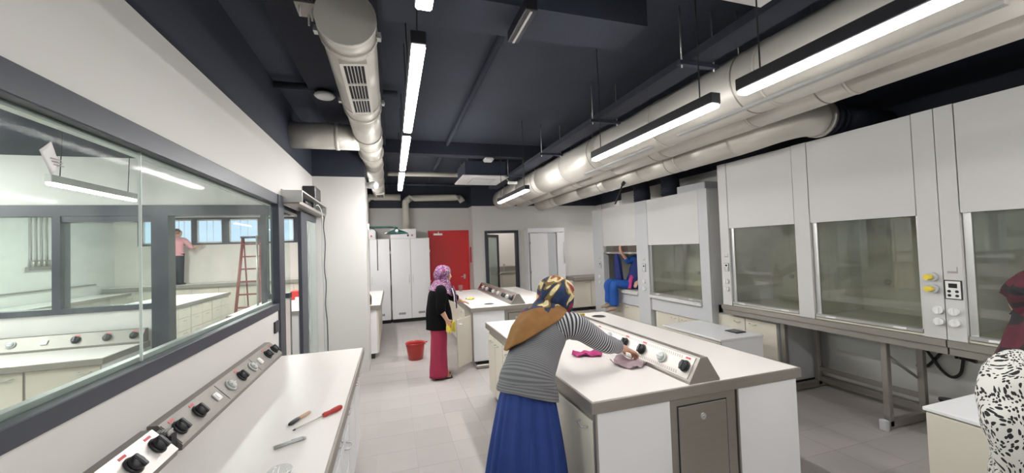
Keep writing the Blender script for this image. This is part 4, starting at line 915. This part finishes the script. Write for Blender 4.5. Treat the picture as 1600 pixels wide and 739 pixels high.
# ================================================================ PEOPLE
V = Vector
def hand(mb, wrist, d, n, s, curl=.5, spread=0, k=1.0):
    """palm, four unequal bent fingers and a thumb leaving the side s of the palm; n = back of the hand"""
    d = V(d).normalized(); n = V(n); n = (n-d*n.dot(d)).normalized(); s_ = d.cross(n); s_ = s_ if s_.dot(V(s)) > 0 else -s_
    W = V(wrist)
    mb.loft([W-d*.02*k, W+d*.015*k, W+d*.05*k, W+d*.085*k, W+d*.095*k], [(.027*k, .019*k), (.031*k, .017*k), (.040*k, .016*k), (.041*k, .013*k), (.034*k, .009*k)], 14, side=s_, sub=2)
    for o, L in ((.0305, .068), (.0105, .077), (-.0095, .071), (-.029, .056)):
        p = W+d*.082*k+s_*o*k; pts = [p]; th = .15+curl*.25
        for f in (.45, .32, .26):
            dd = d*math.cos(th)-n*math.sin(th)+s_*o*1.5*spread
            p = p+dd.normalized()*L*f*k; pts.append(p); th += curl
        mb.loft(pts, [.0092*k, .0088*k, .0080*k, .0055*k], 10, sub=2)
    p = W+d*.022*k+s_*.026*k; q = p+(d*.55+s_*.75-n*.25).normalized()*.036*k; r = q+(d*.85+s_*.30-n*.45*(.5+curl)).normalized()*.030*k; e = r+(d*.9-n*.5*(.5+curl)).normalized()*.022*k
    mb.loft([p, q, r, e], [.014*k, .0115*k, .0100*k, .006*k], 10, sub=2)
def head(mb, c, f, up, k=1.0):
    f = V(f).normalized(); up = V(up); up = (up-f*up.dot(f)).normalized(); s = f.cross(up); c = V(c)
    mb.ball(c+up*.015*k-f*.012*k, (.074*k, .092*k, .105*k), 20, 14, side=s, axis=up)
    mb.loft([c+up*.06*k+f*.055*k, c+up*.0*k+f*.070*k, c-up*.05*k+f*.066*k, c-up*.105*k+f*.062*k], [(.05*k, .03*k), (.062*k, .026*k), (.052*k, .03*k), (.026*k, .020*k)], 16, side=s, sub=3)
    mb.loft([c+up*.022*k+f*.086*k, c-up*.002*k+f*.102*k, c-up*.022*k+f*.112*k, c-up*.034*k+f*.098*k], [(.009*k, .009*k), (.011*k, .010*k), (.016*k, .011*k), (.012*k, .006*k)], 10, side=s, sub=2)
    for q in (-1, 1):
        mb.loft([c+up*.03*k+s*q*.074*k-f*.01*k, c+s*q*.082*k-f*.012*k, c-up*.035*k+s*q*.074*k-f*.004*k], [(.008*k, .018*k), (.008*k, .022*k), (.006*k, .010*k)], 8, side=s, sub=2)
        mb.loft([c+up*.042*k+s*q*.016*k+f*.088*k, c+up*.046*k+s*q*.034*k+f*.084*k, c+up*.038*k+s*q*.052*k+f*.070*k], [.008*k]*3, 8, sub=2)
def face_parts(t, c, f, up, k=1.0):
    f = V(f).normalized(); up = V(up); up = (up-f*up.dot(f)).normalized(); s = f.cross(up); c = V(c)
    for q in (-1, 1):
        e = obj('eye', MB().ball(c+up*.018*k+s*q*.032*k+f*.083*k, (.014*k, .010*k, .009*k), 12, 8, side=s, axis=up), 'eye_white', t)
        obj('iris', MB().ball(c+up*.018*k+s*q*.032*k+f*.092*k, .0055*k, 10, 6), 'hair', e)
        obj('eyebrow', MB().loft([c+up*.040*k+s*q*.016*k+f*.097*k, c+up*.046*k+s*q*.034*k+f*.093*k, c+up*.040*k+s*q*.052*k+f*.077*k], [.003*k]*3, 6, sub=2), 'hair', t)
    obj('lips', MB().loft([c-up*.060*k-s*.024*k+f*.086*k, c-up*.057*k+f*.098*k, c-up*.060*k+s*.024*k+f*.086*k], [(.004, .004), (.008, .007), (.004, .004)], 8, sub=3), 'lip', t)
def body(t, J, vox=.006, k=1.0):
    mb = MB(); sd = V(J['side']).normalized()
    mb.loft(J['torso'], J['torso_r'], 20, side=sd, sub=3)
    nb, hc = V(J['torso'][-1]), V(J['head'])
    mb.loft([nb-V((0, 0, .03)), nb.lerp(hc, .5), hc], [.056*k, .050*k, .050*k], 14, sub=2)
    head(mb, hc, J['face'], J['up'], k)
    for a in J['arms']:
        S_, E_, W_ = map(V, a[:3])
        mb.loft([V(J['torso'][-2]).lerp(S_, .4), S_, S_.lerp(E_, .35), E_, E_.lerp(W_, .3), W_], [.06*k, .056*k, .048*k, .038*k, .039*k, .025*k], 14, sub=3)
        hand(mb, W_, *a[3], k=k)
    for H, K, A, fd in J['legs']:
        H, K, A, fd = V(H), V(K), V(A), V(fd).normalized()
        mb.loft([H, H.lerp(K, .4), K, K.lerp(A, .35), A], [.088*k, .078*k, .054*k, .054*k, .034*k], 14, sub=3)
        mb.loft([A-fd*.045+V((0, 0, -.03)), A+V((0, 0, -.04)), A+fd*.09+V((0, 0, -.055)), A+fd*.16+V((0, 0, -.065))], [(.028, .03), (.036, .036), (.042, .022), (.030, .012)], 12, side=fd.cross(V((0, 0, 1))), sub=2)
    o = obj('body', mb, 'skin', t)
    r = o.modifiers.new('one surface', 'REMESH'); r.mode = 'VOXEL'; r.voxel_size = vox; r.use_smooth_shade = True
    s = o.modifiers.new('soften', 'SMOOTH'); s.factor = .5; s.iterations = 3
    return o
def scarf_head(name, t, c, back, up, r, m, amp=.006, span=2.25, drop=1.0, nfold=9):
    """cloth shell round the skull, open over the face"""
    back = V(back).normalized(); up = V(up); up = (up-back*up.dot(back)).normalized(); s = up.cross(back); c = V(c)
    def f(u, v):
        th = .02+v*(2.45*drop)
        k1 = min(1, max(0, (th-1.12)/.35)); k2 = min(1, max(0, (th-1.95)/.3)); sp = 3.2+(span-3.2)*k1*k1*(3-2*k1)*(1-k2)   # covers forehead, opens at the face, closes under the chin
        ph = (u-.5)*2*sp
        rr = 1 + amp/.1*math.sin(nfold*ph+4*v+2*math.sin(3*v))*min(1, v*2) + amp/.16*math.sin(11*v+2*ph)
        k = max(math.sin(th), 0)**.85
        if th > 1.9: k = max(k, .62)
        return c + (back*math.cos(ph)*r[1] + s*math.sin(ph)*r[0])*k*rr + up*math.cos(th)*r[2]*(1+.3*(rr-1))
    return obj(name, MB().grid(f, 56, 30), m, t, thick=.006)
def fold(n, a, ph=0, grow=True):
    return lambda p, s: 1 + a*(s if grow else 1)*(math.sin(n*p+ph)+.5*math.sin((n*2-3)*p+1.7*ph+1))
# ---- woman leaning over the nearest island
t = thing('person', 'person in a blue skirt, striped top and floral headscarf wiping the nearest island', 'person', (.78, 2.34, 0))
fc = V((.66, .75, 0)).normalized(); sd = V((.75, -.66, 0)); up = V((.40, .42, .82)).normalized()
hc = V((1.135, 2.62, 1.425))
J = dict(side=sd, torso=[(.79, 2.35, .80), (.80, 2.36, .92), (.87, 2.43, 1.08), (.96, 2.50, 1.21), (1.03, 2.555, 1.29), (1.065, 2.58, 1.33)],
         torso_r=[(.16, .12), (.15, .115), (.14, .11), (.15, .11), (.13, .08), (.06, .06)], head=hc, face=V((.70, .60, -.38)), up=(.3, .3, .9),
         arms=[((1.17, 2.42, 1.255), (1.40, 2.42, 1.105), (1.62, 2.50, 1.025), ((.82, .22, -.40), (.35, .05, .9), (0, 1, 0), .55)),
               ((.93, 2.66, 1.235), (1.05, 2.82, 1.06), (1.14, 2.86, .955), ((.6, .4, -.25), (.2, .2, .95), (.6, -.8, 0), .25))],
         legs=[((.86, 2.30, .82), (.84, 2.30, .45), (.83, 2.28, .085), (1, .9, 0)), ((.74, 2.42, .82), (.72, 2.40, .45), (.70, 2.38, .085), (1, .9, 0))])
body(t, J, .0036)
face_parts(t, hc, J['face'], J['up'])
mb = MB().loft([(.797, 2.355, .888), (.803, 2.362, .93), (.815, 2.375, .985), (.875, 2.43, 1.08), (.955, 2.495, 1.205), (1.02, 2.545, 1.285), (1.058, 2.575, 1.335)],
    [(.200, .174), (.190, .163), (.176, .149), (.168, .138), (.180, .135), (.160, .105), (.075, .075)], 64, side=sd, sub=6, caps=False, mod=lambda p, s: 1+.012*math.sin(34*s+3*math.cos(p)+2*math.sin(2*p))*(1-s)**.5+.012*math.sin(5*p+12*s))
for v in mb.bm.verts:
    if v.co.z < .97: v.co.z -= max(0, (.97-v.co.z))*.55*max(0, (v.co-V((.80, 2.36, 0))).dot(sd))/.18
sw = obj('striped_top', mb, 'stripe_body', t, thick=.004)
ff = lambda p, s: 1+.03*math.sin(26*s+2*math.sin(p))+.015*math.sin(6*p+9*s)
obj('sleeve', MB().loft([(1.06, 2.44, 1.24), (1.13, 2.42, 1.255), (1.20, 2.415, 1.235), (1.30, 2.415, 1.17), (1.40, 2.42, 1.105), (1.49, 2.452, 1.075), (1.535, 2.468, 1.058)], [.088, .090, .084, .072, .064, .054, .048], 28, side=(0, 0, 1), sub=6, caps=False, mod=ff), 'stripe_sleeve', t, thick=.004)
obj('sleeve', MB().loft([(.98, 2.60, 1.24), (.925, 2.67, 1.23), (.99, 2.75, 1.13), (1.05, 2.82, 1.06), (1.10, 2.845, 1.0)], [.075, .078, .068, .058, .05], 24, side=(0, 0, 1), sub=5, caps=False, mod=ff), 'stripe_sleeve', t, thick=.004)
obj('skirt', MB().loft([(.805, 2.362, .96), (.80, 2.357, .90), (.79, 2.35, .80), (.775, 2.34, .5), (.765, 2.335, .25), (.76, 2.33, .035)], [(.158, .132), (.164, .138), (.186, .160), (.235, .215), (.262, .238), (.280, .255)], 120, side=sd, sub=5, caps=False,
    mod=lambda p, s: 1+.075*s*math.sin(17*p+.8*math.sin(3*p)+1.2*s)+.035*s*math.sin(29*p+1)), 'skirt_blue', t, thick=.004)
for q in ((.83, 2.28), (.70, 2.38)): obj('shoe', MB().loft([(q[0]-.04, q[1]-.035, .035), (q[0], q[1], .045), (q[0]+.08, q[1]+.07, .035), (q[0]+.14, q[1]+.12, .025)], [(.036, .034), (.042, .044), (.046, .034), (.03, .022)], 14, side=(.66, -.75, 0), sub=3), 'black_rubber', t)
scarf_head('headscarf', t, hc+V((-.012, -.016, .005)), V((-.70, -.62, .22)), (.20, .22, .95), (.128, .142, .148), 'scarf_floral', .007, 2.05)
# cape of the scarf over shoulders and back: floral middle, ochre border, lowest at her left
cpts = [(1.075, 2.588, 1.40), (1.06, 2.578, 1.345), (1.02, 2.547, 1.29), (.955, 2.495, 1.20), (.895, 2.448, 1.11), (.855, 2.415, 1.04), (.83, 2.39, .98)]
crad = [(.085, .092), (.122, .112), (.186, .142), (.205, .165), (.196, .166), (.192, .166), (.19, .166)]
bk = V((-.60, -.52, .61)).normalized()
def cp(u, v):
    ph = -2.35+u*4.7                      # 0 = spine, + = her right
    ln = .36+.34*max(0, math.cos(ph))**.8-.26*math.sin(ph)*(.4+.6*max(0, math.cos(ph*.5))); ln = min(.98, max(.28, ln))
    q = v*ln*(len(cpts)-1); i = min(int(q), len(cpts)-2); fr = q-i
    c = V(cpts[i]).lerp(V(cpts[i+1]), fr); a = crad[i][0]*(1-fr)+crad[i+1][0]*fr; b_ = crad[i][1]*(1-fr)+crad[i+1][1]*fr
    w_ = 1+.022*v*math.sin(9*ph+5*v)+.03*v*math.sin(4*ph+2)+.02
    return c + sd*math.sin(ph)*a*w_ + bk*math.cos(ph)*b_*w_*(1 if math.cos(ph) > 0 else .8)
obj('scarf_cape', MB().grid(cp, 72, 36), 'scarf_border', t, thick=.006)
obj('scarf_knot', MB().loft([hc+V((-.11, -.11, -.03)), hc+V((-.15, -.155, -.07)), hc+V((-.18, -.185, -.13)), hc+V((-.195, -.19, -.195))], [(.05, .035), (.062, .036), (.055, .024), (.02, .012)], 18, side=sd, sub=5, mod=lambda p, s: 1+.14*math.sin(5*p+6*s)), 'scarf_floral', t)
cloth('cleaning_cloth', 'lilac cloth held in the hand against the steel ridge of the nearest island', (1.655, 2.52, .902), .20, .24, 'cloth_lilac', 11, .045, .4)

# ---- woman in black cardigan and magenta trousers
t = thing('person', 'person in black cardigan and magenta trousers standing by the red bucket', 'person', (.60, 5.62, 0))
hc = V((.705, 5.63, 1.435)); sd = V((0, -1, 0)); fcd = V((1, .15, -.12))
J = dict(side=sd, torso=[(.59, 5.62, .78), (.59, 5.62, .92), (.60, 5.62, 1.05), (.615, 5.62, 1.18), (.635, 5.62, 1.27), (.655, 5.625, 1.31)], torso_r=[(.15, .12), (.14, .11), (.13, .105), (.145, .10), (.13, .075), (.055, .055)],
         head=hc, face=fcd, up=(.1, 0, 1),
         arms=[((.635, 5.46, 1.23), (.62, 5.40, .98), (.70, 5.395, .83), ((.45, .05, -1), (.2, -1, .1), (1, 0, .3), .5)),
               ((.66, 5.79, 1.23), (.86, 5.95, 1.08), (1.035, 6.10, .975), ((.75, .5, -.22), (.2, .1, 1), (.6, -.7, 0), .3))],
         legs=[((.59, 5.53, .78), (.60, 5.53, .44), (.585, 5.53, .09), (1, -.1, 0)), ((.60, 5.71, .78), (.62, 5.72, .44), (.62, 5.72, .09), (1, .1, 0))])
body(t, J, .0045, .96); face_parts(t, hc, fcd, (.1, 0, 1), .96)
mb = MB()
for y, x0 in ((5.535, .59), (5.71, .605)): mb.loft([(x0, y, .86), (x0, y, .78), (x0+.01, y, .55), (x0+.0, y, .3), (x0-.005, y, .035)], [(.085, .105), (.092, .112), (.096, .112), (.098, .115), (.108, .128)], 40, side=sd, sub=5, mod=lambda p, s: 1+.035*math.sin(7*p+4*s)*s+.015*math.sin(20*s+p))
o = obj('trousers', mb, 'trousers_magenta', t)
mb = MB().loft([(.622, 5.62, .69), (.620, 5.62, .80), (.612, 5.62, .95), (.61, 5.62, 1.08), (.62, 5.62, 1.18), (.635, 5.62, 1.26), (.65, 5.622, 1.31)], [(.205, .188), (.20, .18), (.19, .168), (.185, .145), (.185, .13), (.165, .10), (.075, .075)], 48, side=sd, sub=5, caps=False, mod=lambda p, s: 1+.03*(1-s)*math.sin(8*p+5*s)+.01*math.sin(18*s+2*p))
obj('cardigan', mb, 'cardigan_black', t, thick=.006)
for pts in ([(.635, 5.50, 1.23), (.635, 5.445, 1.22), (.63, 5.42, 1.10), (.622, 5.398, .99), (.64, 5.397, .945)], [(.65, 5.74, 1.23), (.665, 5.80, 1.22), (.77, 5.88, 1.15), (.86, 5.95, 1.08), (.92, 6.0, 1.045)]):
    obj('sleeve', MB().loft(pts, [.075, .078, .068, .062, .058], 24, side=(1, 0, 0), sub=4, caps=False, mod=ff), 'cardigan_black', t, thick=.005)
scarf_head('headscarf', t, hc+V((-.018, 0, .008)), V((-1, -.1, .12)), (.1, 0, 1), (.108, .122, .132), 'scarf_purple', .006, 2.1)
def dr2(u, v):
    ph = -2.7+u*5.4; L_ = .13+.09*max(0, -math.cos(ph)); c = V((.685-.03*v, 5.628, 1.385-L_*v*1.2))
    rr = 1+.04*math.sin(7*ph+3*v)*v
    return c+V((-math.cos(ph)*(.085+.085*v**.7)*rr, math.sin(ph)*(.085+.105*v**.7)*rr, 0))
obj('scarf_drape', MB().grid(dr2, 56, 16), 'scarf_purple', t, thick=.005)
obj('scarf_tail', MB().loft([(.82, 5.58, 1.27), (.845, 5.56, 1.18), (.855, 5.55, 1.08), (.86, 5.55, .96)], [(.012, .045), (.014, .045), (.012, .038), (.008, .028)], 14, side=(1, 0, 0), sub=4, mod=lambda p, s: 1+.1*math.sin(3*p+9*s)), 'scarf_purple', t)
obj('lapel', MB().loft([(.80, 5.53, 1.25), (.825, 5.515, 1.14), (.825, 5.51, 1.03)], [(.008, .018), (.008, .02), (.006, .012)], 10, side=(1, 0, 0), sub=4), 'white_plastic', t)
for q in (5.53, 5.72):
    sh = obj('sandal_sole', MB().prism([(.52, q-.036), (.56, q-.04), (.70, q-.048), (.765, q-.03), (.77, q+.02), (.70, q+.046), (.56, q+.04), (.52, q+.03)], 2, .002, .026), 'black_rubber', t)
    obj('sandal_strap', MB().loft([(.70, q-.05, .028), (.70, q-.03, .066), (.70, q+.03, .066), (.70, q+.05, .028)], [(.028, .006)]*4, 8, side=(1, 0, 0), sub=3), 'sandal_orange', t)
cloth('cleaning_cloth', 'yellow cloth hanging in the hand of the person in magenta trousers', (.745, 5.385, .655), .13, .10, 'cloth_yellow', 21, .14, .2)

# ---- person seated in the far fume cupboard
t = thing('person', 'person in blue trousers sitting on the sill of the far fume cupboard, arm raised', 'person', (4.3, 6.55, .90))
hc = V((4.56, 6.28, 1.70)); sd = V((-.25, 1, 0)).normalized(); fcd = V((-1, .25, .1))
J = dict(side=sd, torso=[(4.44, 6.46, .99), (4.46, 6.44, 1.12), (4.49, 6.40, 1.27), (4.52, 6.35, 1.42), (4.54, 6.31, 1.53), (4.55, 6.29, 1.58)], torso_r=[(.16, .12), (.14, .11), (.13, .105), (.145, .10), (.12, .075), (.055, .055)],
         head=hc, face=fcd, up=(0, 0, 1), arms=[((4.49, 6.45, 1.50), (4.33, 6.47, 1.46), (4.17, 6.44, 1.62), ((-.25, .1, .9), (-1, 0, -.2), (0, 1, .1), .5)),
               ((4.55, 6.18, 1.48), (4.42, 6.10, 1.28), (4.30, 6.12, 1.10), ((-.6, .1, -.7), (0, -.3, .9), (0, 1, 0), .4))],
         legs=[((4.42, 6.60, 1.0), (4.07, 6.74, 1.04), (4.09, 6.80, .63), (-1, .55, -.1)), ((4.43, 6.42, 1.0), (4.06, 6.52, 1.03), (4.08, 6.62, .59), (-1, .55, -.1))])
body(t, J, .006, .96); face_parts(t, hc, fcd, (0, 0, 1), .96)
mb = MB()
for H, K, A in (((4.44, 6.58, .995), (4.06, 6.75, 1.035), (4.09, 6.815, .66)), ((4.45, 6.42, .995), (4.05, 6.525, 1.03), (4.08, 6.63, .62))):
    H, K, A = V(H), V(K), V(A)
    mb.loft([H, H.lerp(K, .5), K+V((.03, 0, .0)), K+V((-.015, .01, -.06)), K.lerp(A, .5), A], [(.10, .088), (.095, .082), (.085, .078), (.082, .08), (.082, .078), (.088, .085)], 28, side=(0, 1, 0), sub=4, mod=lambda p, s: 1+.03*math.sin(5*p+22*s))
obj('trousers', mb, 'trousers_blue', t)
obj('tunic', MB().loft([(4.44, 6.46, .94), (4.45, 6.45, 1.05), (4.47, 6.43, 1.15), (4.49, 6.40, 1.28), (4.52, 6.35, 1.42), (4.54, 6.31, 1.53), (4.55, 6.29, 1.58)], [(.185, .15), (.175, .145), (.165, .135), (.16, .13), (.165, .12), (.14, .09), (.07, .07)], 32, side=sd, sub=4, caps=False, mod=ff), 'top_navy', t, thick=.005)
obj('waist_sash', MB().loft([(4.37, 6.42, 1.18), (4.33, 6.40, 1.10), (4.29, 6.38, 1.02), (4.27, 6.37, .94)], [(.05, .03), (.055, .035), (.055, .03), (.05, .025)], 16, side=(0, 1, 0), sub=4), 'cloth_pink', t)
for pts in ([(4.50, 6.42, 1.50), (4.44, 6.455, 1.49), (4.33, 6.47, 1.46), (4.27, 6.46, 1.52)], [(4.54, 6.22, 1.47), (4.52, 6.15, 1.44), (4.42, 6.10, 1.28), (4.36, 6.11, 1.18)]):
    obj('sleeve', MB().loft(pts, [.07, .068, .058, .05], 20, side=(0, 1, 0), sub=4, caps=False, mod=ff), 'trousers_blue', t, thick=.004)
for A in ((4.09, 6.80, .60), (4.08, 6.62, .56)):
    A = V(A); fd = V((-1, .55, -.12)).normalized()
    obj('shoe', MB().loft([A-fd*.05, A+V((0, 0, .0)), A+fd*.09+V((0, 0, -.025)), A+fd*.17+V((0, 0, -.035))], [(.036, .036), (.044, .048), (.046, .032), (.03, .018)], 14, side=(.4, 1, 0), sub=3), 'taupe_shoe', t)
scarf_head('headscarf', t, hc+V((.015, 0, .008)), V((1, -.2, .1)), (0, 0, 1), (.105, .118, .128), 'top_navy', .005, 2.1)
tag(obj('jacket', MB().loft([(4.24, 6.72, 1.60), (4.25, 6.72, 1.5), (4.26, 6.71, 1.25), (4.27, 6.70, .99)], [(.02, .03), (.05, .08), (.06, .10), (.06, .11)], 24, side=(1, 0, 0), sub=5, mod=lambda p, s: 1+.12*math.sin(6*p+3*s)), 'top_navy'), 'navy jacket hanging inside the far fume cupboard beside the seated person', 'jacket')

# ---- person at the right edge
t = thing('person', 'person in a white blouse with black leaf print cut by the right edge', 'person', (2.45, .86, 0))
hc = V((2.575, .93, 1.49)); sd = V((.93, -.36, 0)); fcd = V((.36, .93, -.2))
J = dict(side=sd, torso=[(2.45, .86, .84), (2.45, .86, .98), (2.46, .87, 1.10), (2.47, .88, 1.18), (2.485, .89, 1.25), (2.51, .90, 1.33)], torso_r=[(.17, .13), (.16, .12), (.15, .12), (.14, .105), (.095, .07), (.05, .05)], head=hc, face=fcd, up=(0, 0, 1),
         arms=[((2.31, .93, 1.175), (2.23, .91, 1.02), (2.25, .89, .79), ((.2, .5, -.8), (-1, .2, 0), (.2, 1, 0), .4)), ((2.65, .82, 1.175), (2.74, .78, 1.02), (2.76, .90, .80), ((.1, .5, -.8), (1, 0, 0), (0, 1, 0), .4))],
         legs=[((2.37, .89, .84), (2.37, .90, .46), (2.37, .88, .09), (.36, .93, 0)), ((2.54, .83, .84), (2.54, .84, .46), (2.54, .82, .09), (.36, .93, 0))])
body(t, J, .006); face_parts(t, hc, fcd, (0, 0, 1))
obj('blouse', MB().loft([(2.45, .86, .62), (2.45, .86, .80), (2.455, .865, .98), (2.46, .87, 1.12), (2.47, .88, 1.18), (2.485, .888, 1.26), (2.50, .898, 1.35)], [(.225, .19), (.215, .18), (.20, .165), (.198, .16), (.185, .148), (.14, .11), (.07, .07)], 48, side=sd, sub=5, caps=False, mod=lambda p, s: 1+.02*math.sin(6*p+14*s)+.02*math.sin(9*p)*(1-s)), 'leaf_print', t, thick=.004)
for pts in ([(2.40, .91, 1.24), (2.31, .935, 1.185), (2.255, .93, 1.09), (2.225, .915, 1.02), (2.235, .905, .90), (2.248, .892, .81)], [(2.57, .845, 1.24), (2.655, .82, 1.185), (2.71, .80, 1.09), (2.745, .78, 1.02), (2.755, .84, .90), (2.76, .89, .82)]):
    obj('sleeve', MB().loft(pts, [.078, .085, .082, .076, .064, .052], 28, side=(1, 0, 0), sub=5, caps=False, mod=ff), 'leaf_print', t, thick=.004)
obj('trousers', MB().loft([(2.37, .89, .86), (2.37, .90, .46), (2.37, .88, .03)], [(.115, .12), (.095, .10), (.10, .11)], 24, sub=4).loft([(2.54, .83, .86), (2.54, .84, .46), (2.54, .82, .03)], [(.115, .12), (.095, .10), (.10, .11)], 24, sub=4), 'dark_cloth', t)
for q in ((2.37, .88), (2.54, .82)): obj('shoe', MB().loft([(q[0]-.015, q[1]-.045, .03), (q[0], q[1], .04), (q[0]+.035, q[1]+.10, .032), (q[0]+.055, q[1]+.16, .022)], [(.034, .028), (.042, .038), (.045, .03), (.03, .02)], 14, side=(.93, -.36, 0), sub=3), 'black_rubber', t)
scarf_head('headscarf', t, hc+V((-.006, -.015, .005)), V((-.36, -.93, .1)), (0, 0, 1), (.112, .126, .132), 'scarf_maroon', .006, 2.1)
obj('scarf_drape', MB().loft([(2.56, .915, 1.44), (2.54, .905, 1.375), (2.515, .898, 1.315), (2.495, .89, 1.235)], [(.09, .09), (.11, .105), (.14, .125), (.178, .15)], 28, sub=3, caps=False, mod=lambda p, s: 1+.05*math.sin(8*p+3*s)), 'scarf_maroon', t, thick=.005)

t.location.x += .11
# ---- person at the far windows of the left rooms
t = thing('person', 'person in a pink shirt standing at the high windows of the left room', 'person', (-5.93, 13.55, 1.05))
bx, by, bz = -5.93, 13.55, 1.05
P = lambda x, y, z: (bx+x, by+y, bz+z)
hc = V(P(.03, .02, 1.50)); sd = V((1, -.2, 0)); fcd = V((.35, .9, 0))
J = dict(side=sd, torso=[P(0, 0, .86), P(0, 0, 1.0), P(0, 0, 1.14), P(.01, .01, 1.26), P(.02, .01, 1.33), P(.02, .01, 1.37)], torso_r=[(.16, .12), (.14, .11), (.14, .11), (.16, .11), (.13, .08), (.056, .056)], head=hc, face=fcd, up=(0, 0, 1),
         arms=[(P(.19, 0, 1.28), P(.32, .10, 1.06), P(.47, .25, 1.12), ((.8, .5, .1), (0, 0, 1), (0, 1, 0), .3)), (P(-.17, .03, 1.28), P(-.22, .12, 1.02), P(-.10, .27, 1.0), ((.4, .9, 0), (0, 0, 1), (1, 0, 0), .3))],
         legs=[(P(.08, 0, .86), P(.08, .02, .46), P(.08, 0, .09), (.3, 1, 0)), (P(-.08, 0, .86), P(-.08, .02, .46), P(-.08, 0, .09), (.3, 1, 0))])
body(t, J, .009)
obj('hair', MB().ball(hc+V((-.012, -.022, .03)), (.088, .098, .098), 18, 10), 'bottle_brown', t)
obj('shirt', MB().loft([P(0, 0, .84), P(0, 0, 1.0), P(0, 0, 1.14), P(.01, .01, 1.26), P(.02, .01, 1.33), P(.02, .01, 1.38)], [(.18, .145), (.165, .135), (.165, .135), (.18, .13), (.15, .10), (.07, .07)], 28, side=sd, sub=4, caps=False), 'pink_shirt', t, thick=.005)
for pts in ([P(.12, 0, 1.29), P(.20, .0, 1.27), P(.27, .06, 1.15), P(.32, .10, 1.06)], [P(-.12, .02, 1.29), P(-.18, .03, 1.27), P(-.2, .08, 1.14), P(-.22, .12, 1.03)]):
    obj('sleeve', MB().loft(pts, [.075, .072, .064, .06], 18, side=(0, 0, 1), sub=4, caps=False), 'pink_shirt', t, thick=.005)
obj('trousers', MB().loft([P(.08, 0, .90), P(.08, .02, .46), P(.08, 0, .04)], [(.105, .12), (.085, .09), (.08, .09)], 20, sub=4).loft([P(-.08, 0, .90), P(-.08, .02, .46), P(-.08, 0, .04)], [(.105, .12), (.085, .09), (.08, .09)], 20, sub=4), 'dark_cloth', t)
for q in (.08, -.08): obj('shoe', MB().loft([P(q-.015, -.045, .03), P(q, 0, .04), P(q+.03, .10, .032), P(q+.05, .16, .022)], [(.034, .028), (.042, .038), (.045, .03), (.03, .02)], 12, side=(1, -.3, 0), sub=3), 'black_rubber', t)
